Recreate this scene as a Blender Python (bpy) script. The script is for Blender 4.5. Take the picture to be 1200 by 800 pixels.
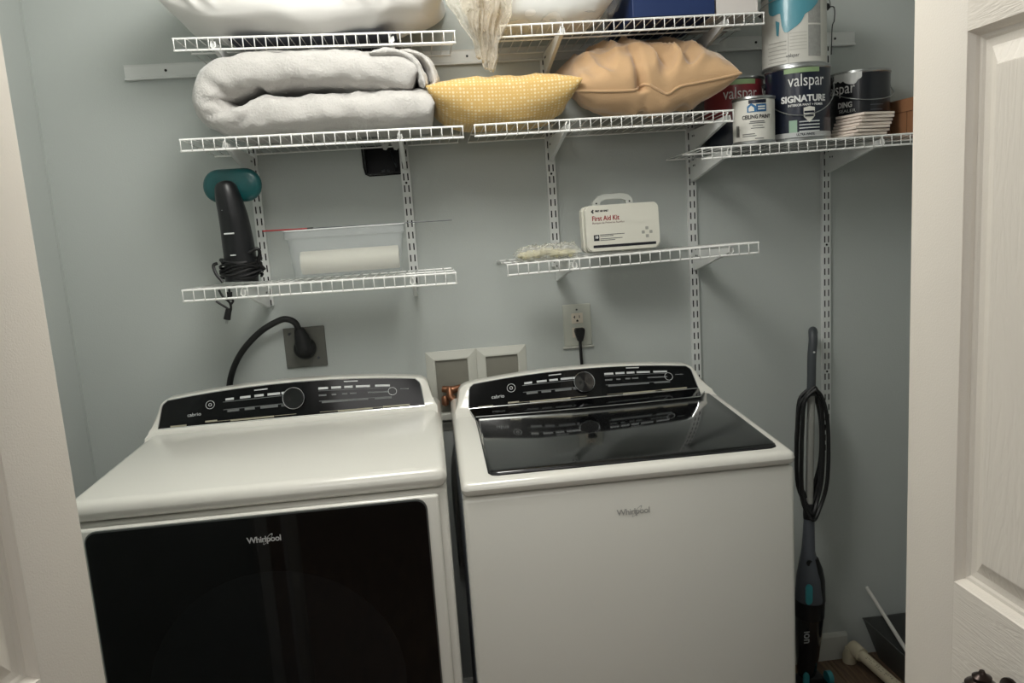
import bpy, bmesh, math, random
from mathutils import Vector, Matrix, Euler, noise
random.seed(7)
PI = math.pi
scene = bpy.context.scene
C = scene.collection
for o in list(bpy.data.objects): bpy.data.objects.remove(o)

# ------------------------------------------------------------------ camera, world, lights, exposure
CAM = Vector((-0.3624, -2.2447, 1.4911))
YAW, PITCH, ROLL, FPX = 0.0979975, 0.160377, -0.0672261, 920.1
def cam_axes():
    cy, sy, cp, sp, cr, sr = math.cos(YAW), math.sin(YAW), math.cos(PITCH), math.sin(PITCH), math.cos(ROLL), math.sin(ROLL)
    f = Vector((sy*cp, cy*cp, -sp)); rt = Vector((cy, -sy, 0)); up = rt.cross(f)
    return cr*rt + sr*up, cr*up - sr*rt, f
RT, UP, FW = cam_axes()
cam_data = bpy.data.cameras.new('camera'); cam = bpy.data.objects.new('camera', cam_data); C.objects.link(cam)
cam_data.sensor_width = 36; cam_data.lens = FPX/1200*36; cam_data.clip_start = 0.02
M = Matrix((RT, UP, -FW)).transposed().to_4x4(); M.translation = CAM
cam.matrix_world = M
scene.camera = cam

world = bpy.data.worlds.new('world'); scene.world = world; world.use_nodes = True
bgn = world.node_tree.nodes['Background']; bgn.inputs[0].default_value = (0.93, 0.96, 1.0, 1); bgn.inputs[1].default_value = 0.27

def area(name, loc, target, size, power, color):
    d = bpy.data.lights.new(name, 'AREA'); d.shape = 'DISK'; d.size = size; d.energy = power; d.color = color
    o = bpy.data.objects.new(name, d); C.objects.link(o); o.location = loc
    o.rotation_euler = (Vector(target)-Vector(loc)).to_track_quat('-Z', 'Y').to_euler(); return o
gd = bpy.data.lights.new('closet_ceiling_globe', 'POINT'); gd.energy = 25.0; gd.shadow_soft_size = 0.22; gd.color = (1.0, 0.985, 0.94)
go = bpy.data.objects.new('closet_ceiling_globe', gd); C.objects.link(go); go.location = (-0.40, -0.98, 2.36)
area('hall_bounce_fill', (-0.55, -2.8, 2.43), (-0.4, -1.5, 0.6), 1.5, 11.0, (1.0, 0.975, 0.94))  # soft fill added for the hall's bounced light; no ceiling lamp known there

vs = scene.view_settings
vs.view_transform = 'Standard'; vs.look = 'None'; vs.gamma = 1.0; vs.use_curve_mapping = False; vs.exposure = 0.56

# ------------------------------------------------------------------ helpers
def ray(px, py): return FW + (px-600)/FPX*RT + (400-py)/FPX*UP
def PY(px, py, y=0.0):
    d = ray(px, py); return CAM + d*((y-CAM.y)/d.y)
def PZ(px, py, z=0.0):
    d = ray(px, py); return CAM + d*((z-CAM.z)/d.z)

def srgb(r, g, b):
    f = lambda c: (c/255/12.92) if c/255 <= 0.04045 else ((c/255+0.055)/1.055)**2.4
    return (f(r), f(g), f(b), 1)

def mat(name, col, rough=0.5, metal=0.0, bump=0.0, bscale=200, var=0.0, vscale=8, coat=0.0, detail=3, spec=0.5, sheen=0.0):
    m = bpy.data.materials.new(name); m.use_nodes = True; nt = m.node_tree; N = nt.nodes; L = nt.links
    b = N['Principled BSDF']; b.inputs['Base Color'].default_value = col
    b.inputs['Roughness'].default_value = rough; b.inputs['Metallic'].default_value = metal
    b.inputs['Coat Weight'].default_value = coat; b.inputs['Coat Roughness'].default_value = 0.08
    b.inputs['Specular IOR Level'].default_value = spec; b.inputs['Sheen Weight'].default_value = sheen
    tc = N.new('ShaderNodeTexCoord')
    if var > 0:
        n = N.new('ShaderNodeTexNoise'); n.inputs['Scale'].default_value = vscale; n.inputs['Detail'].default_value = 4
        L.new(tc.outputs['Object'], n.inputs['Vector'])
        mx = N.new('ShaderNodeMix'); mx.data_type = 'RGBA'
        mx.inputs['A'].default_value = tuple(c*(1-var) for c in col[:3])+(1,); mx.inputs['B'].default_value = tuple(min(1, c*(1+var)) for c in col[:3])+(1,)
        L.new(n.outputs['Fac'], mx.inputs['Factor']); L.new(mx.outputs['Result'], b.inputs['Base Color'])
    if bump > 0:
        n = N.new('ShaderNodeTexNoise'); n.inputs['Scale'].default_value = bscale; n.inputs['Detail'].default_value = detail
        L.new(tc.outputs['Object'], n.inputs['Vector'])
        bp = N.new('ShaderNodeBump'); bp.inputs['Strength'].default_value = bump; bp.inputs['Distance'].default_value = 0.002
        L.new(n.outputs['Fac'], bp.inputs['Height']); L.new(bp.outputs['Normal'], b.inputs['Normal'])
    return m

def clear_plastic(name, tint=(1, 1, 1, 1), fac=0.25, body=(0.8, 0.8, 0.8, 1), bump=0.0, bscale=30, rough=0.12):
    m = bpy.data.materials.new(name); m.use_nodes = True; nt = m.node_tree; N = nt.nodes; L = nt.links
    b = N['Principled BSDF']; b.inputs['Base Color'].default_value = body; b.inputs['Roughness'].default_value = rough
    t = N.new('ShaderNodeBsdfTransparent'); t.inputs[0].default_value = tint
    mx = N.new('ShaderNodeMixShader'); mx.inputs[0].default_value = fac
    L.new(t.outputs[0], mx.inputs[1]); L.new(b.outputs[0], mx.inputs[2]); L.new(mx.outputs[0], N['Material Output'].inputs[0])
    if bump > 0:
        tc = N.new('ShaderNodeTexCoord'); n = N.new('ShaderNodeTexNoise'); n.inputs['Scale'].default_value = bscale; n.inputs['Distortion'].default_value = 1.5
        L.new(tc.outputs['Object'], n.inputs['Vector']); bp = N.new('ShaderNodeBump'); bp.inputs['Strength'].default_value = bump; bp.inputs['Distance'].default_value = 0.01
        L.new(n.outputs['Fac'], bp.inputs['Height']); L.new(bp.outputs['Normal'], b.inputs['Normal'])
    return m

def mesh_obj(name, me, m=None, parent=None, loc=None):
    o = bpy.data.objects.new(name, me); C.objects.link(o)
    if m is not None and not me.materials: me.materials.append(m)
    if parent: o.parent = parent
    if loc is not None: o.location = loc
    return o
def from_bm(name, bm, m, parent=None, smooth=False, loc=None, normals=True):
    if normals: bmesh.ops.recalc_face_normals(bm, faces=bm.faces)
    me = bpy.data.meshes.new(name); bm.to_mesh(me); bm.free()
    if smooth:
        for p in me.polygons: p.use_smooth = True
        try: me.set_sharp_from_angle(angle=math.radians(40))
        except Exception: pass
    return mesh_obj(name, me, m, parent, loc)
def thing(name, label, cat, loc=(0, 0, 0), group=None, rot=None):
    o = bpy.data.objects.new(name, None); C.objects.link(o); o.location = loc; o.empty_display_size = 0.05
    if rot: o.rotation_euler = rot
    return tag(o, label, cat, group)
def tag(o, label, cat, group=None):
    o['label'] = label; o['category'] = cat
    if group: o['group'] = group
    return o
def structure(o): o['kind'] = 'structure'; return o

def box(bm, x0, x1, y0, y1, z0, z1, r=0.0, seg=2, fn=None):
    v = [bm.verts.new(p) for p in [(x0,y0,z0),(x1,y0,z0),(x1,y1,z0),(x0,y1,z0),(x0,y0,z1),(x1,y0,z1),(x1,y1,z1),(x0,y1,z1)]]
    if fn:
        for q in v: q.co = fn(q.co)
    fs = [bm.faces.new([v[i] for i in f]) for f in [(0,3,2,1),(4,5,6,7),(0,1,5,4),(1,2,6,5),(2,3,7,6),(3,0,4,7)]]
    if r > 0:
        es = set(e for f in fs for e in f.edges)
        bmesh.ops.bevel(bm, geom=list(es), offset=r, segments=seg, affect='EDGES', profile=0.5)
def tube(bm, pts, r, n=8, closed=False, rx=None):
    """tube along points; r number or list"""
    pts = [Vector(p) for p in pts]; N = len(pts); rings = []
    prev = None
    for i, p in enumerate(pts):
        if closed: t = (pts[(i+1) % N]-pts[i-1])
        else: t = pts[min(i+1, N-1)]-pts[max(i-1, 0)]
        t.normalize()
        if prev is None:
            a = Vector((0, 0, 1)) if abs(t.z) < 0.9 else Vector((1, 0, 0))
            u = t.cross(a).normalized()
        else:
            u = (prev - t*prev.dot(t)).normalized()
        prev = u; w = t.cross(u)
        rr = r[i] if isinstance(r, (list, tuple)) else r
        rings.append([bm.verts.new(p + (u*math.cos(2*PI*k/n) + w*math.sin(2*PI*k/n)*(rx or 1))*rr) for k in range(n)])
    for i in range(N if closed else N-1):
        A, B = rings[i], rings[(i+1) % N]
        for k in range(n): bm.faces.new((A[k], A[(k+1) % n], B[(k+1) % n], B[k]))
    if not closed:
        bm.faces.new(list(reversed(rings[0]))); bm.faces.new(rings[-1])
def lathe(bm, prof, n=32, c=(0, 0, 0), cap=True):
    c = Vector(c); rings = []
    for r, z in prof:
        rings.append([bm.verts.new(c + Vector((r*math.cos(2*PI*k/n), r*math.sin(2*PI*k/n), z))) for k in range(n)])
    for A, B in zip(rings, rings[1:]):
        for k in range(n): bm.faces.new((A[k], A[(k+1) % n], B[(k+1) % n], B[k]))
    if cap:
        if prof[0][0] > 1e-5: bm.faces.new(list(reversed(rings[0])))
        if prof[-1][0] > 1e-5: bm.faces.new(rings[-1])
def prism(bm, poly, axis, a0, a1):
    """extrude 2D polygon; axis 'x': poly=(y,z); 'y': poly=(x,z); 'z': poly=(x,y)"""
    def P(p, a):
        return {'x': (a, p[0], p[1]), 'y': (p[0], a, p[1]), 'z': (p[0], p[1], a)}[axis]
    A = [bm.verts.new(P(p, a0)) for p in poly]; B = [bm.verts.new(P(p, a1)) for p in poly]
    bm.faces.new(A); bm.faces.new(list(reversed(B))); n = len(poly)
    for i in range(n): bm.faces.new((A[i], B[i], B[(i+1) % n], A[(i+1) % n]))
def rrect(x0, x1, y0, y1, r, n=5):
    out = []
    for cx, cy, a in [(x1-r, y1-r, 0), (x0+r, y1-r, 90), (x0+r, y0+r, 180), (x1-r, y0+r, 270)]:
        for i in range(n+1):
            t = math.radians(a+90*i/n); out.append((cx+r*math.cos(t), cy+r*math.sin(t)))
    return out
def arc(c, r, a0, a1, n, f):
    return [f(c[0]+r*math.cos(math.radians(a0+(a1-a0)*i/n)), c[1]+r*math.sin(math.radians(a0+(a1-a0)*i/n))) for i in range(n+1)]
def smooth_path(pts, sub=6):
    pts = [Vector(p) for p in pts]; out = []
    P = [pts[0]*2-pts[1]] + pts + [pts[-1]*2-pts[-2]]
    for i in range(1, len(P)-2):
        for k in range(sub):
            t = k/sub; a, b, c, d = P[i-1], P[i], P[i+1], P[i+2]
            out.append(0.5*((2*b) + (-a+c)*t + (2*a-5*b+4*c-d)*t*t + (-a+3*b-3*c+d)*t**3))
    out.append(pts[-1]); return out
def interp(xs, ys, x):
    if x <= xs[0]: return ys[0]
    for i in range(len(xs)-1):
        if x <= xs[i+1]:
            t = (x-xs[i])/(xs[i+1]-xs[i]); return ys[i]+(ys[i+1]-ys[i])*t
    return ys[-1]
def grid_mesh(name, nu, nv, fn, m, parent=None, loc=None, closed_u=False, closed_v=False):
    """fn(u,v) -> Vector, u,v in 0..1 ; carries a UV map"""
    V = []; F = []; 
    for j in range(nv+1):
        for i in range(nu+1): V.append(fn(i/nu, j/nv))
    W = nu+1
    for j in range(nv):
        for i in range(nu): F.append((j*W+i, j*W+i+1, (j+1)*W+i+1, (j+1)*W+i))
    me = bpy.data.meshes.new(name); me.from_pydata([tuple(v) for v in V], [], F)
    uv = me.uv_layers.new(name='UVMap')
    k = 0
    for f in F:
        for vi in f:
            uv.data[k].uv = ((vi % W)/nu, (vi//W)/nv); k += 1
    for p in me.polygons: p.use_smooth = True
    return mesh_obj(name, me, m, parent, loc)
def text_mesh(body, size, width=None, bold=0.0, extrude=0.0, space=1.0, center=True):
    cu = bpy.data.curves.new('lettering', 'FONT'); cu.body = body; cu.size = size; cu.offset = bold; cu.extrude = extrude
    cu.space_character = space; cu.resolution_u = 3
    if center: cu.align_x = 'CENTER'
    cu.align_y = 'CENTER'
    o = bpy.data.objects.new('lettering', cu); C.objects.link(o)
    bpy.context.view_layer.update()
    me = bpy.data.meshes.new_from_object(o.evaluated_get(bpy.context.evaluated_depsgraph_get()))
    bpy.data.objects.remove(o); bpy.data.curves.remove(cu)
    me.name = 'lettering'
    if width:
        xs = [v.co.x for v in me.vertices]; w = max(xs)-min(xs); c = (max(xs)+min(xs))/2
        for v in me.vertices: v.co.x = (v.co.x-(c if center else min(xs)))*width/w
    return me
def text_on(body, size, m, parent, fn, width=None, bold=0.0, name='lettering', center=True, space=1.0):
    me = text_mesh(body, size, width, bold, center=center, space=space)
    for v in me.vertices: v.co = fn(v.co.x, v.co.y)
    return mesh_obj(name, me, m, parent)
def copy_tree(o, parent=None):
    c = o.copy(); C.objects.link(c); c.parent = parent
    for ch in list(o.children): copy_tree(ch, c)
    return c

# ------------------------------------------------------------------ materials
MW = mat('wall_paint', srgb(190, 195, 192), 0.75, bump=0.25, bscale=260, var=0.03, vscale=3, spec=0.3)
MCEIL = mat('ceiling_paint', srgb(225, 225, 220), 0.85, bump=0.2, bscale=150)
MTRIM = mat('trim_paint', srgb(206, 206, 200), 0.45, bump=0.08, bscale=80)
MWIRE = mat('white_vinyl_wire', srgb(250, 250, 247), 0.3, coat=0.2)
MSTD = mat('white_enamel', srgb(222, 224, 222), 0.38)
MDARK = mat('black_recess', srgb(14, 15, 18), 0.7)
MAPPL = mat('white_appliance_enamel', srgb(232, 230, 222), 0.22, coat=0.35, bump=0.02, bscale=900)
MSIDE = mat('grey_appliance_side', srgb(165, 172, 180), 0.35, metal=0.3)
MGLOSS = mat('black_gloss', srgb(10, 11, 13), 0.06, coat=0.5)
MPANEL = mat('panel_black', srgb(9, 10, 12), 0.12, spec=0.3)
MCHROME = mat('chrome', srgb(200, 202, 204), 0.15, metal=1.0)
MMARK = mat('panel_print', srgb(205, 208, 208), 0.5)
MMARKD = mat('panel_print_dim', srgb(105, 108, 108), 0.5)
MBLACK = mat('black_plastic', srgb(20, 21, 24), 0.35)
MRUBBER = mat('black_rubber', srgb(13, 13, 15), 0.5)
MGREYP = mat('charcoal_plastic', srgb(72, 76, 80), 0.4)
MTEAL = mat('teal_plastic', srgb(58, 150, 160), 0.3, coat=0.3)
MTEALD = mat('dark_teal_plastic', srgb(14, 84, 86), 0.35, coat=0.2)
MSTEEL = mat('brushed_steel', srgb(170, 172, 172), 0.3, metal=0.9)
MWHITEP = mat('white_plastic', srgb(232, 230, 220), 0.35)
MBRASS = mat('worn_brass', srgb(150, 105, 80), 0.35, metal=0.85, bump=0.3, bscale=120)
MWHITEINK = mat('white_ink', srgb(228, 228, 226), 0.5)

# ------------------------------------------------------------------ setting
RWX, LWX, FWY, CEIL = 1.14, -1.3445, -1.21, 2.44
def wallbox(name, *a, m=MW):
    bm = bmesh.new(); box(bm, *a); return structure(from_bm(name, bm, m))
# back wall with a cut opening (dark box hole) : four pieces around the hole in one mesh
HX0, HX1, HZ0, HZ1 = -0.517, -0.414, 1.624, 1.702
bm = bmesh.new()
xs = [LWX-0.1, HX0, HX1, RWX+0.1]; zs = [0, HZ0, HZ1, CEIL]
for i in range(3):
    for k in range(3):
        if (i, k) != (1, 1): box(bm, xs[i], xs[i+1], 0, 0.10, zs[k], zs[k+1])
bmesh.ops.remove_doubles(bm, verts=bm.verts, dist=1e-5)
structure(from_bm('wall_back', bm, MW))
bm = bmesh.new(); box(bm, LWX-0.1, LWX, FWY-0.12, 0, 0, CEIL); box(bm, LWX+0.0005, LWX+0.0012, -0.012, -0.0, 0, CEIL)
structure(from_bm('wall_left', bm, MW))
wallbox('wall_right', RWX, RWX+0.1, FWY-0.12, 0, 0, CEIL)
bm = bmesh.new()
box(bm, LWX-0.1, -0.88, FWY-0.12, FWY, 0, CEIL); box(bm, 0.335, RWX+0.1, FWY-0.12, FWY, 0, CEIL); box(bm, -0.88, 0.335, FWY-0.12, FWY, 2.30, CEIL)
structure(from_bm('wall_front', bm, MW))
wallbox('ceiling', LWX-0.1, RWX+0.1, -4.6, 0.1, CEIL, CEIL+0.05, m=MCEIL)
wallbox('wall_hall', -2.6, 2.4, -4.7, -4.6, 0, CEIL, m=MW)
# jamb lining
bm = bmesh.new(); box(bm, -0.88, -0.868, FWY-0.125, FWY+0.005, 0, 2.30); box(bm, 0.323, 0.335, FWY-0.125, FWY+0.005, 0, 2.30)
structure(from_bm('trim_1', bm, MTRIM))

# floor: subfloor slab plus planks (planks run front to back)
wood = bpy.data.materials.new('brown_wood'); wood.use_nodes = True
nt = wood.node_tree; N = nt.nodes; L = nt.links; b = N['Principled BSDF']; b.inputs['Roughness'].default_value = 0.55
tc = N.new('ShaderNodeTexCoord'); mp = N.new('ShaderNodeMapping'); mp.inputs['Scale'].default_value = (30, 3, 10)
oi = N.new('ShaderNodeObjectInfo'); ad = N.new('ShaderNodeVectorMath'); ad.operation = 'ADD'
L.new(tc.outputs['Object'], ad.inputs[0]); L.new(oi.outputs['Random'], ad.inputs[1]); L.new(ad.outputs[0], mp.inputs['Vector'])
n1 = N.new('ShaderNodeTexNoise'); n1.inputs['Scale'].default_value = 2.5; n1.inputs['Detail'].default_value = 8; n1.inputs['Distortion'].default_value = 0.6
L.new(mp.outputs[0], n1.inputs['Vector']); cr = N.new('ShaderNodeValToRGB')
cr.color_ramp.elements[0].position = 0.3; cr.color_ramp.elements[0].color = srgb(82, 64, 50); cr.color_ramp.elements[1].position = 0.75; cr.color_ramp.elements[1].color = srgb(136, 112, 90)
L.new(n1.outputs['Fac'], cr.inputs[0]); L.new(cr.outputs[0], b.inputs['Base Color'])
bp = N.new('ShaderNodeBump'); bp.inputs['Strength'].default_value = 0.2; L.new(n1.outputs['Fac'], bp.inputs['Height']); L.new(bp.outputs[0], b.inputs['Normal'])
bm = bmesh.new(); box(bm, LWX-0.1, RWX+0.1, FWY-0.12, 0.1, -0.06, -0.013); box(bm, -2.6, 2.4, -4.7, FWY-0.12, -0.06, 0.0)
floor = structure(from_bm('floor', bm, mat('dark_subfloor', srgb(50, 38, 30), 0.8, var=0.15)))
floor.data.materials.clear(); floor.data.materials.append(wood)
PW = 0.152; x0 = 0.811
bm = bmesh.new(); box(bm, -PW/2+0.0012, PW/2-0.0012, -0.61, 0.61, -0.012, 0, r=0.0012, seg=1)
pl = from_bm('plank', bm, wood, floor); pl.location = (x0-PW/2, -0.61-0.002, 0)
for i in range(-14, 3):
    if i == 0: continue
    xc = x0-PW/2+i*PW
    if xc+PW/2 > RWX or xc-PW/2 < LWX: continue
    c = pl.copy(); C.objects.link(c); c.location = (xc, -0.612-random.choice([0, 0.0]), 0)

# baseboard
bm = bmesh.new(); prism(bm, [(0, 0), (-0.014, 0), (-0.014, 0.078), (-0.010, 0.086), (0, 0.088)], 'x', LWX, 0.880)
structure(from_bm('baseboard_back', bm, MTRIM))

# ------------------------------------------------------------------ doors
door_m = bpy.data.materials.new('white_door_paint'); door_m.use_nodes = True
nt = door_m.node_tree; N = nt.nodes; L = nt.links; b = N['Principled BSDF']; b.inputs['Base Color'].default_value = srgb(226, 219, 208); b.inputs['Roughness'].default_value = 0.42
tc = N.new('ShaderNodeTexCoord')
def grain(scale, horizontal):
    mp = N.new('ShaderNodeMapping'); mp.inputs['Scale'].default_value = scale
    L.new(tc.outputs['Object'], mp.inputs['Vector'])
    n = N.new('ShaderNodeTexNoise'); n.inputs['Scale'].default_value = 1.0; n.inputs['Detail'].default_value = 5; n.inputs['Distortion'].default_value = 0.9
    L.new(mp.outputs[0], n.inputs['Vector'])
    w = N.new('ShaderNodeMath'); w.operation = 'MULTIPLY'; w.inputs[1].default_value = 9.0
    L.new(n.outputs['Fac'], w.inputs[0]); s = N.new('ShaderNodeMath'); s.operation = 'SINE'
    w2 = N.new('ShaderNodeMath'); w2.operation = 'MULTIPLY'; w2.inputs[1].default_value = 6.28
    L.new(w.outputs[0], w2.inputs[0]); L.new(w2.outputs[0], s.inputs[0]); return s
s = grain((20, 20, 3.0), False)
bp = N.new('ShaderNodeBump'); bp.inputs['Strength'].default_value = 0.18; bp.inputs['Distance'].default_value = 0.001
L.new(s.outputs[0], bp.inputs['Height']); L.new(bp.outputs[0], b.inputs['Normal'])
door_rail = door_m.copy(); door_rail.name = 'white_door_paint_cross_grain'
for n in door_rail.node_tree.nodes:
    if n.type == 'MAPPING': n.inputs['Scale'].default_value = (5, 3, 60)
door_smooth = mat('white_door_stile_paint', srgb(226, 219, 208), 0.42, bump=0.15, bscale=420)

def door_leaf(name, W=0.385, H=2.02, panels=((0.24, 0.82), (1.027, 1.650), (1.76, 1.93)), stile=0.094):
    """local: x from hinge edge 0..W, face towards -y, z up"""
    root = bpy.data.objects.new(name, None); C.objects.link(root); structure(root)
    T = 0.034
    # slab core
    bm = bmesh.new(); box(bm, 0, W, 0.0137, T, 0.01, H, r=0.002, seg=2)
    from_bm('core', bm, door_smooth, root)
    # stiles and rails
    for nm, xx in (('stile', (0, stile)), ('stile', (W-stile, W))):
        bm = bmesh.new(); box(bm, xx[0], xx[1], 0, 0.0150, 0.01, H, r=0.0016, seg=2); from_bm(nm, bm, door_smooth, root, smooth=True)
    zz = [0.01] + [z for p in panels for z in p] + [H]
    for i in range(0, len(zz), 2):
        bm = bmesh.new(); box(bm, stile, W-stile, 0, 0.0145, zz[i], zz[i+1]); from_bm('rail', bm, door_rail, root)
    # sticking + raised panels
    prof = [(0, 0.0), (0.0010, 0.0020), (0.0045, 0.0065), (0.0060, 0.0100), (0.0095, 0.0108), (0.0120, 0.0128), (0.020, 0.0135)]
    prof2 = [(0.020, 0.0135), (0.023, 0.0125), (0.040, 0.0050), (0.0410, 0.0030), (0.0425, 0.0028)]
    for z0, z1 in panels:
        def rings(bm, pr, close):
            R = []
            for ins, dp in pr:
                R.append([bm.verts.new(p) for p in [(stile+ins, dp, z0+ins), (W-stile-ins, dp, z0+ins), (W-stile-ins, dp, z1-ins), (stile+ins, dp, z1-ins)]])
            for A, B in zip(R, R[1:]):
                for k in range(4): bm.faces.new((A[k], A[(k+1) % 4], B[(k+1) % 4], B[k]))
            if close: bm.faces.new(R[-1])
        bm = bmesh.new(); rings(bm, prof, False); from_bm('moulding', bm, door_smooth, root, normals=False)
        bm = bmesh.new(); rings(bm, prof2, True); from_bm('raised_panel', bm, door_m, root, normals=False)
    return root
# right leaf: far edge at (0.225,-1.335), runs towards -Y, face looks to -X
d2 = door_leaf('door_2'); d2.location = (0.2245, -1.335, 0); d2.rotation_euler = (0, 0, -PI/2)
# left leaf, mirrored: its face looks to +X
d1 = door_leaf('door_1'); d1.scale = (1, 1, 1); d1.rotation_euler = (0, 0, PI/2-math.radians(14))
dirv = Vector((math.cos(PI/2-math.radians(14)), math.sin(PI/2-math.radians(14)), 0))
d1.location = Vector((-0.785, -1.335, 0.012)) - dirv*0.385
for d in (d1, d2):
    # knob on the lock rail (twisted bronze)
    kx = 0.385-0.1925 if d is d1 else 0.1925
    kn = bpy.data.objects.new('door_knob', None); C.objects.link(kn); kn.parent = d; kn.location = (kx, 0, 0.946)
    bmz = mat('aged_bronze', srgb(46, 36, 32), 0.3, metal=0.7)
    bm = bmesh.new()
    pr_ = [(0.001, -0.001), (0.016, -0.001), (0.016, 0.003), (0.007, 0.006), (0.006, 0.016)]
    lathe(bm, pr_, 20)
    for v in bm.verts: v.co = Vector((v.co.x, -v.co.z, v.co.y))
    from_bm('rosette', bm, bmz, kn, smooth=True)
    bm = bmesh.new(); prof_ = [(0.0005, -0.026)]
    for k in range(25):
        t_ = k/24; r_ = 0.0205*math.sin(PI*(0.10+0.86*t_**0.8)); r_ += 0.0022*math.sin(2*PI*t_*6)*min(1, r_/0.01)
        prof_.append((max(0.0006, r_), -0.024+0.055*t_))
    lathe(bm, prof_, 18, c=(0, -0.036, 0.0)); tube(bm, [(0, -0.004, 0), (0, -0.03, 0)], 0.007, 10)
    from_bm('grip', bm, bmz, kn, smooth=True)

# ------------------------------------------------------------------ shelf hardware
PITCH_Z, STUD, Z0 = 0.032, 0.4064, 1.6438
def standard(k, ztop, zbot, label):
    x = (k-3)*STUD
    t = thing('shelf_standard', label, 'shelf upright', (x, 0, zbot), 'slotted uprights on the back wall')
    xs = [-0.0125, -0.0076, -0.0040, 0.0040, 0.0076, 0.0125]
    n = int(round((ztop-zbot)/PITCH_Z)); off = (Z0-zbot) % PITCH_Z
    bm = bmesh.new(); D = -0.0125
    z = off-PITCH_Z*0.5
    zs = [0]
    while z < (ztop-zbot):
        for q in (z+0.0065, z+0.0255):
            if 0 < q < ztop-zbot: zs.append(q)
        z += PITCH_Z
    zs.append(ztop-zbot)
    # decide slots by the position inside a pitch
    vv = {}
    def V(i, j, y=D):
        key = (i, j, y)
        if key not in vv: vv[key] = bm.verts.new((xs[i], y, zs[j]))
        return vv[key]
    for j in range(len(zs)-1):
        mid = (zs[j]+zs[j+1])/2; ph = ((mid-off+PITCH_Z*0.5) % PITCH_Z)
        slot = 0.0065 < ph < 0.0255
        for i in range(5):
            if slot and i in (1, 3): continue
            bm.faces.new((V(i, j), V(i+1, j), V(i+1, j+1), V(i, j+1)))
        for i in (0, 5):
            bm.faces.new((V(i, j), V(i, j, 0.0), V(i, j+1, 0.0), V(i, j+1)))
    from_bm('channel', bm, MSTD, t)
    bm = bmesh.new(); box(bm, -0.0118, 0.0118, -0.009, -0.0005, 0.001, ztop-zbot-0.001); from_bm('channel_shade', bm, MDARK, t)  # black strip stands in for the shade behind the slots
    for zz in (Z0+3.5*PITCH_Z-PITCH_Z*5, Z0-9.5*PITCH_Z, Z0-21.5*PITCH_Z):
        if zbot+0.02 < zz < ztop-0.02:
            bm = bmesh.new(); lathe(bm, [(0.0032, 0), (0.0032, 0.0012), (0.0015, 0.002)], 10)
            for v in bm.verts: v.co = Vector((v.co.x, -0.0125-v.co.z, v.co.y+zz-zbot))
            from_bm('screw', bm, MDARK, t)
standard(1, 1.905, 1.285, 'white slotted shelf upright furthest left, behind the garment steamer')
standard(2, 1.905, 1.315, 'white slotted shelf upright just right of the square black wall hole')
standard(3, 1.905, 1.335, 'white slotted shelf upright between the clear bag and first aid kit')
standard(4, 1.905, 0.86, 'white slotted shelf upright running down behind the washing machine console')
standard(5, 1.905, 0.70, 'white slotted shelf upright behind the stick vacuum, furthest right')

# horizontal hang track
t = thing('hang_track', 'long white metal hanging rail screwed to the back wall behind the upper shelves', 'rail', (-1.113, 0, 1.903))
bm = bmesh.new(); prism(bm, [(0, 0), (-0.0135, 0), (-0.0135, 0.004), (-0.007, 0.007), (-0.007, 0.034), (-0.0085, 0.0385), (0, 0.0385)], 'x', 0, 2.0145)
from_bm('track', bm, MSTD, t)
for x in (0.105, 0.90, 1.72, 1.955):
    bm = bmesh.new(); lathe(bm, [(0.0035, 0), (0.0035, 0.0012)], 10)
    for v in bm.verts: v.co = Vector((v.co.x+x, -0.007-v.co.z, v.co.y+0.021))
    from_bm('screw', bm, MDARK, t)

def bracket(k, z, depth, label, dz=0.0, tall=0.062):
    x = (k-3)*STUD
    t = thing('shelf_bracket', label, 'shelf bracket', (x, -0.0125, z), 'triangular brackets under the wire shelves')
    bm = bmesh.new()
    prism(bm, [(0, -0.004), (0, -tall), (-0.012, -tall), (-depth+0.012, -0.016+dz), (-depth+0.012, -0.004+dz)], 'x', -0.0045, 0.0045)
    from_bm('arm', bm, MSTD, t)
    for q in (0, 1):
        bm = bmesh.new(); lathe(bm, [(0.0028, -0.0052), (0.0028, 0.0052)], 8)
        for v in bm.verts: v.co = Vector((v.co.z, v.co.y-0.030-0.012*q, v.co.x-0.018))
        from_bm('rivet_hole_dot', bm, MDARK, t)  # black discs stand in for the shade in the arm's two small holes
    bm = bmesh.new()
    yy = -depth+0.0095; pts = [(0, yy, 0.002+dz), (-0.004, yy-0.001, -0.004+dz), (-0.0055, yy-0.002, -0.014+dz), (0, yy-0.003, -0.0195+dz), (0.0055, yy-0.002, -0.014+dz), (0.004, yy-0.001, -0.004+dz)]
    tube(bm, [Vector(p) for p in pts], 0.0018, 6); from_bm('tip_clip', bm, MWIRE, t)

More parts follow.
